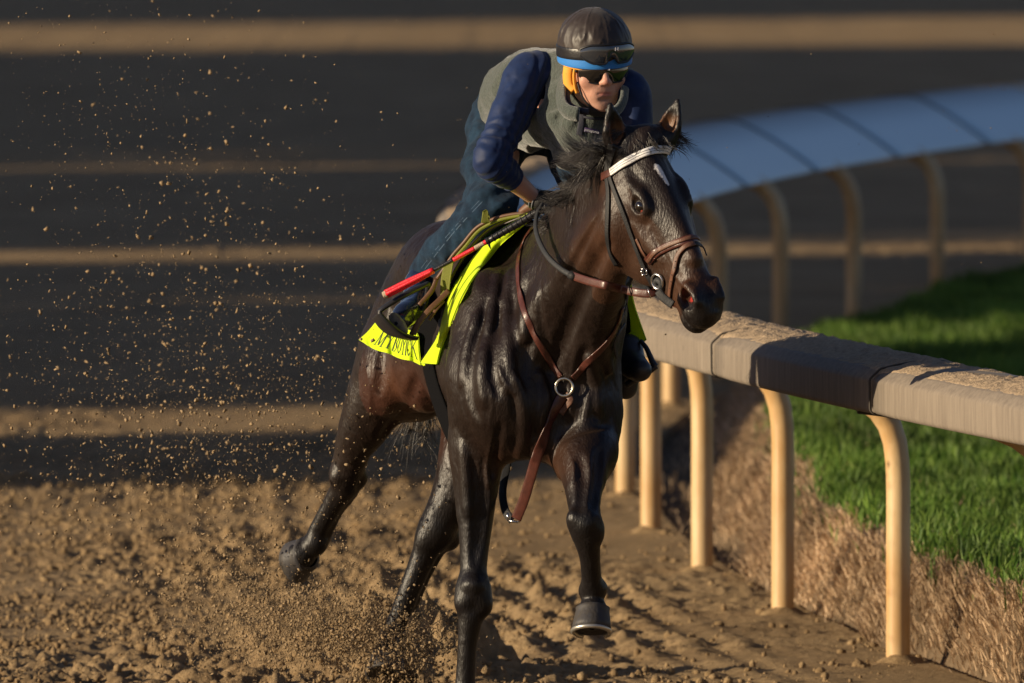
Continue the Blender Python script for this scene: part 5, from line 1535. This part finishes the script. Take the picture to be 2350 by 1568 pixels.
S.chain([h_ + (60,), lerp(h_, k_, .5) + (58,), k_ + (50,), lerp(k_, a_, .5) + (44,), lerp(a_, k_, .12) + (36,)], k=26)
def jw(x, y, d):
    # folds behind the knee and along the thigh
    a = 5.5 * np.exp(-((y - 450) / 48) ** 2) * np.sin((y * .9 + x * .45) / 9 + 2 * fbm(x / 40, y / 40, 2)) * (x < 1200)
    b = 5 * np.sin((x * .62 - y * .78) / 17 + 3 * fbm(x / 50, y / 50, 2)) * smooth(480, 560, y)
    c = 5 * np.sin((y + .3 * x) / 13 + 2 * fbm(x / 30, y / 30, 2)) * smooth(360, 300, y)
    return a * .9 + b * .45 + c * .8
dispf(S, jw); dispn(S, 14, 34, 34, 34, 4, 3)
jeans_o, JV, JF = build_sdf(S, 'jeans', M_DENIM, rider, 1)
JB = bvh_of(JV, JF)
strap([(1108, 462), (1062, 510), (1018, 562), (975, 618)], 2.2, 1.6, 'seam', M_DSEAM, rider, -.9, 50, JB)
strap([(1102, 458), (1055, 508), (1010, 560), (966, 616)], 1.4, 1.2, 'seam', M_DSEAM, rider, -.9, 50, JB)

# ---- shirt sleeves
M_NAVY = mat('navy_shirt', (.004, .019, .082), .6, bump=.35, bscale=700, bdist=.0006, spec=.3, sheen=.1, var=.25, vscale=30, fold=(15, .45, .010))
S = SDF((1060, 90, -120), (1530, 500, 330), 3.0)
a, b, c = SH, EL, WR
S.chain([(1235, 172, 165, 56), a + (54,), lerp(a, b, .35) + (50,), lerp(a, b, .75) + (42,), b + (41,), lerp(b, c, .20) + (38,), lerp(b, c, .33) + (35,), lerp(b, c, .43) + (30,)], k=10)
a, b, c = SH2, EL2, WR2
S.chain([(1420, 205, 60, 50), a + (46,), lerp(a, b, .5) + (42,), b + (38,), lerp(b, c, .5) + (31,)], k=10)
def sw(x, y, d):
    P = np.stack([x, y, d], 1)
    def along(a, b):
        a = np.array(a, float); b = np.array(b, float); e = b - a; t = ((P - a) @ e) / (e @ e); return t, np.linalg.norm(e)
    t1, L1 = along(SH, EL); t2, L2 = along(EL, WR)
    nz = fbm(x / 34, y / 34, 3, d / 34)
    up = (y < 350) & (x < 1330)
    rings = np.where(x < 1330, 4.2 * np.exp(-((t2 - .12) / .22) ** 2) * np.sin(t2 * L2 / 3.4 + 5 * nz) + 2.0 * np.exp(-((t2 - .4) / .15) ** 2) * np.sin(t2 * L2 / 2.9 + 4 * nz)
                     + 5.5 * np.exp(-((t1 - .80) / .20) ** 2) * np.sin(t1 * L1 / 4.6 + 6 * nz), 0)
    diag = 5.5 * np.sin((x * .75 + y * .55) / 13 + 5 * nz) * np.exp(-((t1 - .35) / .4) ** 2)
    return rings * .5 + diag * .5
dispf(S, sw)
build_sdf(S, 'shirt_sleeves', M_NAVY, rider, 1)
cb = np.array(lerp(EL, WR, .50)); ax = unit(np.array(WR) - np.array(EL))
mb = MB(); mb.torus(PW(*cb), (ax[0], ax[2], -ax[1]), 26.5 / U, 3.5 / U, 28, 8); mb.build('cuff', M_NAVY, rider)

# ---- fleece vest
M_FLEECE = mat('grey_fleece', (.072, .088, .078), .95, bump=1., bscale=210, bdist=.004, spec=.1, sheen=.6, var=.30, vscale=120, detail=3)
S = SDF((1085, 90, -60), (1490, 420, 640), 3.4)
S.chain([(1335, 225, 130, 82), (1312, 262, 170, 100), (1262, 260, 300, 100), (1205, 235, 420, 96), (1182, 250, 500, 84)], k=30)
S.chain([(1238, 160, 190, 52), (1300, 165, 160, 50), (1400, 185, 90, 50), (1440, 205, 70, 36)], k=30)
S.chain([(1182, 212, 380, 72), (1220, 175, 300, 66), (1262, 165, 230, 56)], k=30)
S.ell((1215, 420, 240), (75, 62, 260), k=16, sub=True)
S.chain([(1345, 280, 80, 70), (1318, 330, 120, 56), (1300, 362, 150, 36)], k=26)
S.ell((1275, 355, 260), (60, 60, 90), k=20, sub=True)
def vw(x, y, d):
    n = fbm(x / 45, y / 45, 3, d / 45)
    return 6 * np.sin((x * .45 - y * .9) / 20 + 4 * n) * smooth(1210, 1260, x) * smooth(180, 230, y) + 3.5 * np.sin((x * .8 + y * .5) / 24 + 4 * n)
dispf(S, vw); dispn(S, 7, 26, 26, 26, 3, 9)
# armhole
S.cap((1196, 215, 60), (1205, 200, 210), 50, 56, k=5, sub=True)
S.cap((1470, 240, -40), (1475, 235, 130), 46, 46, k=5, sub=True)
S.ell(fp(0, -35, 10), (50, 52, 66), FR, k=8, sub=True)
vest, VV, VF = build_sdf(S, 'vest', M_FLEECE, rider, 1)
VB = bvh_of(VV, VF)
M_BIND = mat('vest_binding', (.012, .014, .03), .7, bump=.3, bscale=300)
strap([(1237, 128), (1246, 160), (1244, 200), (1232, 240), (1222, 262)], 5, 3, 'armhole_binding', M_BIND, rider, 1, 40, VB)
strap([(1268, 372), (1290, 362), (1312, 348)], 7, 3, 'hem_binding', M_BIND, rider, 1, 20, VB)
# collar: thick folded fleece band with a dark lining
def collar(pts, nrm, w_, th, name, matl):
    P = spline(pts, 40); return ribbon(P, np.tile(nrm, (40, 1)), w_, th, name, matl, rider, crown=.8)
collar([(1300, 178, 60), (1291, 205, 20), (1292, 238, -22), (1306, 256, -52), (1330, 262, -70)], (-.6, .1, -.7), 30, 9, 'collar', M_FLEECE)
collar([(1432, 205, -10), (1428, 232, -40), (1415, 252, -62), (1392, 262, -78)], (.6, .1, -.7), 22, 8, 'collar', M_FLEECE)
collar([(1305, 190, 40), (1302, 215, 2), (1308, 240, -30), (1328, 252, -52), (1352, 256, -62)], (-.3, .2, -.8), 14, 5, 'collar_lining', M_BIND)
# placket, pocket and woven label
strap([(1336, 262), (1334, 285), (1330, 310)], 13, 4, 'placket', M_BIND, rider, 2, 20, VB)
strap([(1338, 268), (1362, 272), (1388, 272), (1410, 268)], 5, 3, 'placket_trim', M_BIND, rider, 2, 20, VB)
strap([(1337, 296), (1356, 300), (1376, 305), (1392, 308)], 4, 2, 'pocket_edge', M_BIND, rider, 2, 20, VB)
M_LAB = mat('purple_label', (.05, .028, .10), .7); M_LABT = mat('label_thread', (.55, .55, .6), .7)
lab = strap([(1341, 297), (1356, 300), (1374, 304)], 9, 2.5, 'label', M_LAB, rider, 3, 16, VB)
pc = bpy.data.curves.new('label_text', 'FONT'); pc.body = 'patagonia'; pc.size = 9 / U; pc.align_x = 'CENTER'; pc.align_y = 'CENTER'; pc.extrude = .0003; pc.resolution_u = 2
to = bpy.data.objects.new('label_text', pc); COL.objects.link(to)
_dg = bpy.context.evaluated_depsgraph_get(); _me = bpy.data.meshes.new_from_object(to.evaluated_get(_dg)); bpy.data.objects.remove(to)
_me.materials.clear(); _me.materials.append(M_LABT)
to = bpy.data.objects.new('label_text', _me); COL.objects.link(to)
hh, hn = cast(1357, 301, 7, bv=VB)
if hh is None: hh = np.array([1357, 301, 20.])
to.location = PW(*hh); to.rotation_euler = (pi / 2, radians(12), 0); setparent(to, rider)

# ---- helmet with silk cover, band, goggles, ear pad, chin strap
M_SILK = mat('black_silk_cover', (.026, .017, .014), .50, bump=.4, bscale=24, bdist=.006, spec=.5, sheen=.1, fold=(9, .4, .008), stretch=(1, 1, .35))
HCn = fp(2, 57, -10)
S = SDF((1270, 0, -120), (1480, 190, 180), 2.6)
S.ell(HCn, (84, 86, 104), FR, k=6)
S.ell(fp(2, -36, 0), (150, 56, 150), FR, k=6, sub=True)
def hw(x, y, d):
    q = np.stack([x, y, d], 1) - HCn; l = q @ FL; u = q @ FU; f = q @ FW
    th = np.arctan2(l, f)
    seam = -2.2 * np.exp(-(((th % (pi / 3)) - pi / 6) / .035) ** 2) * smooth(10, 40, u)
    pucker = 2.6 * np.sin(th * 13 + 3 * fbm(th * 3, u / 30, 2)) * smooth(75, 30, u) * smooth(-5, 25, u)
    rd = np.abs(fbm(th * 4.5 + 9, u / 70, 3) - .5)
    fold = 1.0 * (fbm(l / 22, u / 16, 3, f / 22) - .5) * 2 - 1.3 * np.exp(-(rd / .06) ** 2) * smooth(88, 50, u)
    return seam * -1 * -1 + pucker * .35 + fold
dispf(S, hw)
cover, CV, CF = build_sdf(S, 'helmet_cover', M_SILK, rider, 1)
HB = bvh_of(CV, CF)
M_BLUE = mat('blue_headband', (.012, .20, .62), .6, bump=.3, bscale=400, sheen=.3); M_ORANGE = mat('orange_liner', (.80, .36, .035), .65, bump=.2, bscale=200)
def around(u0, r0, w_, th, name, matl, parent, tilt=0., a0=-2.0, a1=2.0, rf=1.18, drop=0.):
    n = 60; P = []; N_ = []
    for i in range(n):
        t = a0 + (a1 - a0) * i / (n - 1)
        P.append(fp(2, u0 + tilt * cos(t) + drop * sin(t), -10) + FL * r0 * sin(t) + FW * r0 * rf * cos(t)); N_.append(FL * sin(t) + FW * cos(t))
    return ribbon(P, np.array(N_), w_, th, name, matl, parent)
around(31, 81, 24, 5, 'headband', M_BLUE, rider, -7)
around(46, 83, 24, 5, 'goggle_strap', M_WBLK if 'M_WBLK' in globals() else M_SILK, rider, 0, -2.2, -.5)
around(20, 77, 8, 5, 'helmet_rim', M_ORANGE, rider, -10, -1.6, 1.5)
around(21, 81, 4, 4, 'rim_edge', mat('dark_rim', (.03, .015, .015), .4), rider, -9, -1.4, 1.7)
# ear pad
mb = MB()
q = [fp(-67, 12, 18), fp(-69, -8, 16), fp(-67, -30, 18), fp(-60, -44, 26)]
P = spline(q, 20); ribbon(P, np.tile(-FL * .8 + FW * .5, (20, 1)), 24, 9, 'ear_pad', M_ORANGE, rider, crown=.4)
P = spline([fp(-58, 14, 38), fp(-60, -8, 36), fp(-58, -30, 36), fp(-54, -46, 38)], 20); ribbon(P, np.tile(-FL * .6 + FW * .8, (20, 1)), 7, 7, 'ear_pad_edge', M_ORANGE, rider, crown=.4)
M_CHIN = mat('chin_strap', (.015, .015, .017), .6)
def tube_w(pts, r, name, matl, n=24, seg=8): 
    P = spline(pts, n); mb = MB(); mb.tube([PW(*p) for p in P], r / U, seg); return mb.build(name, matl, rider)
tube_w([fp(-55, -20, 40), fp(-51, -42, 50), fp(-42, -62, 56), fp(-26, -80, 62)], 2.0, 'chin_strap', M_CHIN)
ribbon(spline([fp(-36, -84, 50), fp(-12, -90, 62), fp(10, -88, 64), fp(26, -80, 56)], 20), np.tile(FW - FU * .5, (20, 1)), 17, 6, 'chin_pad', M_CHIN, rider)
ribbon(spline([fp(-44, -86, 40), fp(-34, -90, 50)], 20), np.tile(FW, (20, 1)), 16, 8, 'chin_buckle', M_CHIN, rider)
# goggles resting on the helmet
def lens_mesh(rows_u, half, rad, rf, u0, name, matl, l0=0., dip=0., thick=2., bulge=0.):
    """curved shield: rows_u(t) gives (low, high) for t in -1..1"""
    n, m = 44, 12; V = []
    for side in (0, 1):
        for i in range(n):
            t = -1 + 2 * i / (n - 1); a = t * half + l0
            lo, hi = rows_u(t)
            for j in range(m):
                u = lo + (hi - lo) * j / (m - 1); k = 1 - ((j / (m - 1)) * 2 - 1) ** 2
                r = rad + (bulge * k) - side * thick
                V.append(PW(*(fp(2, u0 + u, -10) + FL * r * sin(a) + FW * r * rf * cos(a))))
    F = []; K = n * m
    for i in range(n - 1):
        for j in range(m - 1):
            q_ = [i * m + j, (i + 1) * m + j, (i + 1) * m + j + 1, i * m + j + 1]; F.append(q_); F.append([v + K for v in q_[::-1]])
        F.append([i * m, i * m + K, (i + 1) * m + K, (i + 1) * m]); F.append([i * m + m - 1, (i + 1) * m + m - 1, (i + 1) * m + m - 1 + K, i * m + m - 1 + K])
    return mesh_obj(name, V, F, matl, rider)
def outline(rows_u, half, rad, rf, u0, r, name, matl, l0=0.):
    pts = []
    for i in range(40): t = -1 + 2 * i / 39; pts.append((t, rows_u(t)[0]))
    for i in range(40): t = 1 - 2 * i / 39; pts.append((t, rows_u(t)[1]))
    pts.append(pts[0]); mb = MB()
    mb.tube([PW(*(fp(2, u0 + u, -10) + FL * rad * sin(t * half + l0) + FW * rad * rf * cos(t * half + l0))) for t, u in pts], r / U, 8, caps=False)
    return mb.build(name, matl, rider)
M_GOG = mat('goggle_lens', (.03, .035, .045), .08, coat=1, coatr=.03, spec=.9); M_GFR = mat('goggle_frame', (.012, .012, .014), .4)
gog = lambda t: (-22 + 17 * max(0, 1 - (t / .20) ** 2) + 26 * max(0, abs(t) - .55) ** 1.5 * 2.2, 21 - 40 * max(0, abs(t) - .6) ** 1.6)
lens_mesh(gog, .80, 92, 1.17, 48, 'goggle_lens', M_GOG, .12, bulge=3)
outline(gog, .80, 92, 1.17, 48, 2.6, 'goggle_frame', M_GFR, .12)
# small white maker's mark on the goggles
hl = fp(2, 59, -10) + FL * 96 * sin(.22) + FW * 97 * 1.17 * cos(.22)
mb = MB(); 
for dx in (-3, 3): mb.box(PW(*(hl + FL * dx)), (.8 / U, .6 / U, 4 / U))
mb.box(PW(*hl), (3 / U, .6 / U, .8 / U)); mb.build('goggle_mark', M_LABT, rider, False)
# sunglasses
M_SUN = mat('sunglass_lens', (.004, .004, .005), .06, coat=1, coatr=.02, spec=.8)
sgf = lambda t: (-22 + 17 * max(0, 1 - (t / .22) ** 2) + 22 * max(0, abs(t) - .5) ** 1.5 * 2, 17 - 5 * max(0, abs(t) - .5))
lens_mesh(sgf, .84, 78, 1.22, 1, 'sunglasses_lens', M_SUN, 0.02, bulge=2)
outline(sgf, .84, 78, 1.22, 1, 1.3, 'sunglasses_frame', M_GFR, 0.02)
tube_w([fp(-58, 6, 48), fp(-64, 4, 20), fp(-66, 4, -5)], 3.2, 'sunglasses_arm', M_GFR)
hl = fp(2, 11, -10) + FL * 81 * sin(.05) + FW * 81 * 1.22 * cos(.05)
mb = MB(); mb.box(PW(*hl), (3.2 / U, .5 / U, 1.6 / U)); mb.build('sunglasses_mark', M_LABT, rider, False)

# ---- gloves
M_GLOVE = mat('black_glove', (.012, .012, .013), .6, bump=.5, bscale=260, spec=.4); M_GREY = mat('grey_glove_trim', (.16, .17, .19), .5)
S = SDF((1180, 380, -60), (1400, 560, 260), 2.6)
for h_ in HD:
    hand(*h_, S, 2.6, 2.5)
    w_ = np.array(h_[0]); S.cap(w_ - unit(h_[1]) * 12, w_ + unit(h_[1]) * 12, 21, 24, k=5)
build_sdf(S, 'gloves', M_GLOVE, rider, 1)
w_ = np.array(WR, float); ax = unit((.78, .35, -.25))
for dd, rr in ((-6, 23), (2, 24)):
    mb = MB(); mb.torus(PW(*(w_ + ax * dd)), (ax[0], ax[2], -ax[1]), rr / U, 1.8 / U, 28, 6); mb.build('glove_trim', M_GREY, rider)

# ---- boots
M_BOOT = mat('patent_boot', (.010, .014, .035), .16, coat=.8, coatr=.08, bump=.25, bscale=35, bdist=.01); M_SOLE = mat('boot_sole', (.26, .24, .21), .8, var=.5, vscale=40, bump=.5, bscale=90)
S = SDF((870, 600, 120), (1020, 800, 520), 2.6)
S.chain([(968, 640, 440, 36), (962, 675, 390, 34), (955, 700, 330, 34), (942, 712, 280, 31), (928, 725, 235, 29), (920, 735, 215, 25)], k=8)
def bw(x, y, d): return 3.5 * np.sin((x + y * 1.2 + d * .4) / 8 + 3 * fbm(x / 20, y / 20, 2, d / 20)) * smooth(215, 300, d)
dispf(S, bw)
build_sdf(S, 'boot', M_BOOT, rider, 1)
def sole(c, n_, long_, a_, b_, name, th=7):
    n_ = unit(n_); long_ = unit(np.array(long_, float) - n_ * (n_ @ np.array(long_, float))); s__ = np.cross(n_, long_)
    mb = MB(); vs = []; seg = 28
    for h in (0, th * .8, th):
        f = 1 if h < th else .9
        for k in range(seg):
            q = 2 * pi * k / seg; vs.append(PW(*(np.array(c) + long_ * a_ * f * cos(q) + s__ * b_ * f * sin(q) * (1 - .12 * cos(q)) + n_ * h)))
    fs = [(h * seg + k, h * seg + (k + 1) % seg, (h + 1) * seg + (k + 1) % seg, (h + 1) * seg + k) for h in (0, 1) for k in range(seg)]
    fs += [tuple(range(seg)), tuple(2 * seg + k for k in range(seg))]
    mb.add(vs, fs); return mb.build(name, M_SOLE, rider, True)
sole((916, 742, 200), (-.45, .30, -.85), (.62, .75, .0), 30, 15, 'boot_sole', 8)
S = SDF((1400, 740, 130), (1530, 940, 420), 2.8)
S.chain([(1442, 800, 300, 34), (1448, 830, 270, 34), (1462, 846, 220, 30), (1470, 850, 190, 26)], k=8)
S.chain([(1440, 850, 320, 30), (1436, 890, 330, 27)], k=8)
build_sdf(S, 'boot', M_IRON if 'M_IRON' in globals() else M_BOOT, rider, 1)
# ================================================================== FLYING SAND
M_SPRAY = mat('flying_dirt', (.34, .245, .145), .95, var=.4, vscale=90, spec=.1)
def spray():
    rg = np.random.default_rng(5)
    def blob(n, cx, sx, cy, sy, d0, d1, s0, s1, pw=3.0, uni=False):
        if uni: x = rg.uniform(cx, sx, n); y = rg.uniform(cy, sy, n)
        else: x = rg.normal(cx, sx, n); y = rg.normal(cy, sy, n)
        return np.stack([x, y, rg.uniform(d0, d1, n), s0 + (s1 - s0) * rg.random(n) ** pw], 1)
    L = [blob(700, 480, 150, 480, 330, 600, 3600, 1.4, 7.5, 3.5),
         blob(420, 190, 130, 230, 180, -100, 900, 1.2, 3.8),
         blob(1400, 600, 260, 650, 230, 400, 3000, 1.0, 4.5, 4),
         blob(2600, 430, 270, 850, 140, 300, 2600, 1.0, 7, 6),
         blob(2600, 480, 270, 1040, 110, 200, 2400, 1.0, 7, 5),
         blob(1600, 560, 230, 1230, 110, 300, 1600, 1.0, 5, 4),
         blob(4200, 600, 130, 1390, 75, 600, 1500, 1.0, 6, 4),
         blob(9000, 790, 105, 1455, 42, 700, 1150, .8, 6.5, 7),
         blob(9000, 720, 150, 1430, 60, 700, 1250, .7, 3.5, 3),
         blob(2600, 560, 110, 1370, 80, 900, 1500, .7, 2.6, 3),
         blob(6500, 915, 66, 1500, 38, 640, 1000, .8, 7, 7),
         blob(900, 640, 80, 1360, 80, 900, 1400, .9, 3.0, 3),
         blob(500, 850, 110, 1240, 120, 500, 1300, .9, 3.5, 3),
         blob(230, 900, 200, 1080, 120, 300, 1500, .9, 3.2, 3),
         blob(170, 900, 2330, 0, 720, -200, 2500, .9, 2.6, 4, True)]
    A = np.concatenate(L)
    hid = (((A[:, 0] - 695) / 85) ** 2 + ((A[:, 1] - 1265) / 80) ** 2 < 1) & (A[:, 2] < 1180) & (rg.random(len(A)) < .88); A = A[~hid]
    Y = Y0 + A[:, 2] / U
    P = np.stack([(A[:, 0] - 1175) * Y / FPX, Y, HC - (A[:, 1] - YH) * Y / FPX], 1)
    P[:, 2] = np.abs(P[:, 2]) + .004
    n = len(P); s = A[:, 3] / U
    oc = np.array([(1, 0, 0), (-1, 0, 0), (0, 1, 0), (0, -1, 0), (0, 0, 1), (0, 0, -1)], float)
    fi = np.array([(0, 2, 4), (2, 1, 4), (1, 3, 4), (3, 0, 4), (2, 0, 5), (1, 2, 5), (3, 1, 5), (0, 3, 5)])
    Q = rg.normal(size=(n, 3, 3)); Q /= np.linalg.norm(Q, axis=2, keepdims=True)
    V = np.einsum('vk,nkj->nvj', oc, Q) * (.6 + .7 * rg.random((n, 6, 1))) * s[:, None, None] + P[:, None]
    F = fi[None] + (np.arange(n) * 6)[:, None, None]
    return tag(mesh_obj('flying_sand', V.reshape(-1, 3), F.reshape(-1, 3), M_SPRAY, smooth=False), 'sand and clods thrown up behind the galloping horse', 'sand', kind='stuff')
spray()
# crumbled mound over the landed hind hoof
def mound():
    rg = np.random.default_rng(9); n = 16000
    c = PW(930, 1560, 820); th = rg.uniform(0, 2 * pi, n); r = np.abs(rg.normal(0, .5, n))
    X = c.x + r * np.cos(th) * .34 - .05; Y = c.y + r * np.sin(th) * .30
    top = .15 * np.exp(-(r / .55) ** 2) * (.5 + .9 * fbm(X * 9, Y * 9, 3))
    Z = ground_h(X, Y) + top * rg.random(n) ** .6
    s = .002 + .010 * rg.random(n) ** 5
    oc = np.array([(1, 0, 0), (-1, 0, 0), (0, 1, 0), (0, -1, 0), (0, 0, 1), (0, 0, -1)], float)
    fi = np.array([(0, 2, 4), (2, 1, 4), (1, 3, 4), (3, 0, 4), (2, 0, 5), (1, 2, 5), (3, 1, 5), (0, 3, 5)])
    Q = rg.normal(size=(n, 3, 3)); Q /= np.linalg.norm(Q, axis=2, keepdims=True)
    V = np.einsum('vk,nkj->nvj', oc, Q) * (.6 + .7 * rg.random((n, 6, 1))) * s[:, None, None] + np.stack([X, Y, Z], 1)[:, None]
    F = fi[None] + (np.arange(n) * 6)[:, None, None]
    tag(mesh_obj('kicked_up_dirt', V.reshape(-1, 3), F.reshape(-1, 3), M_DIRT, smooth=False), 'crumbling heap of dirt breaking over the landed hind hoof', 'dirt', kind='stuff')
mound()
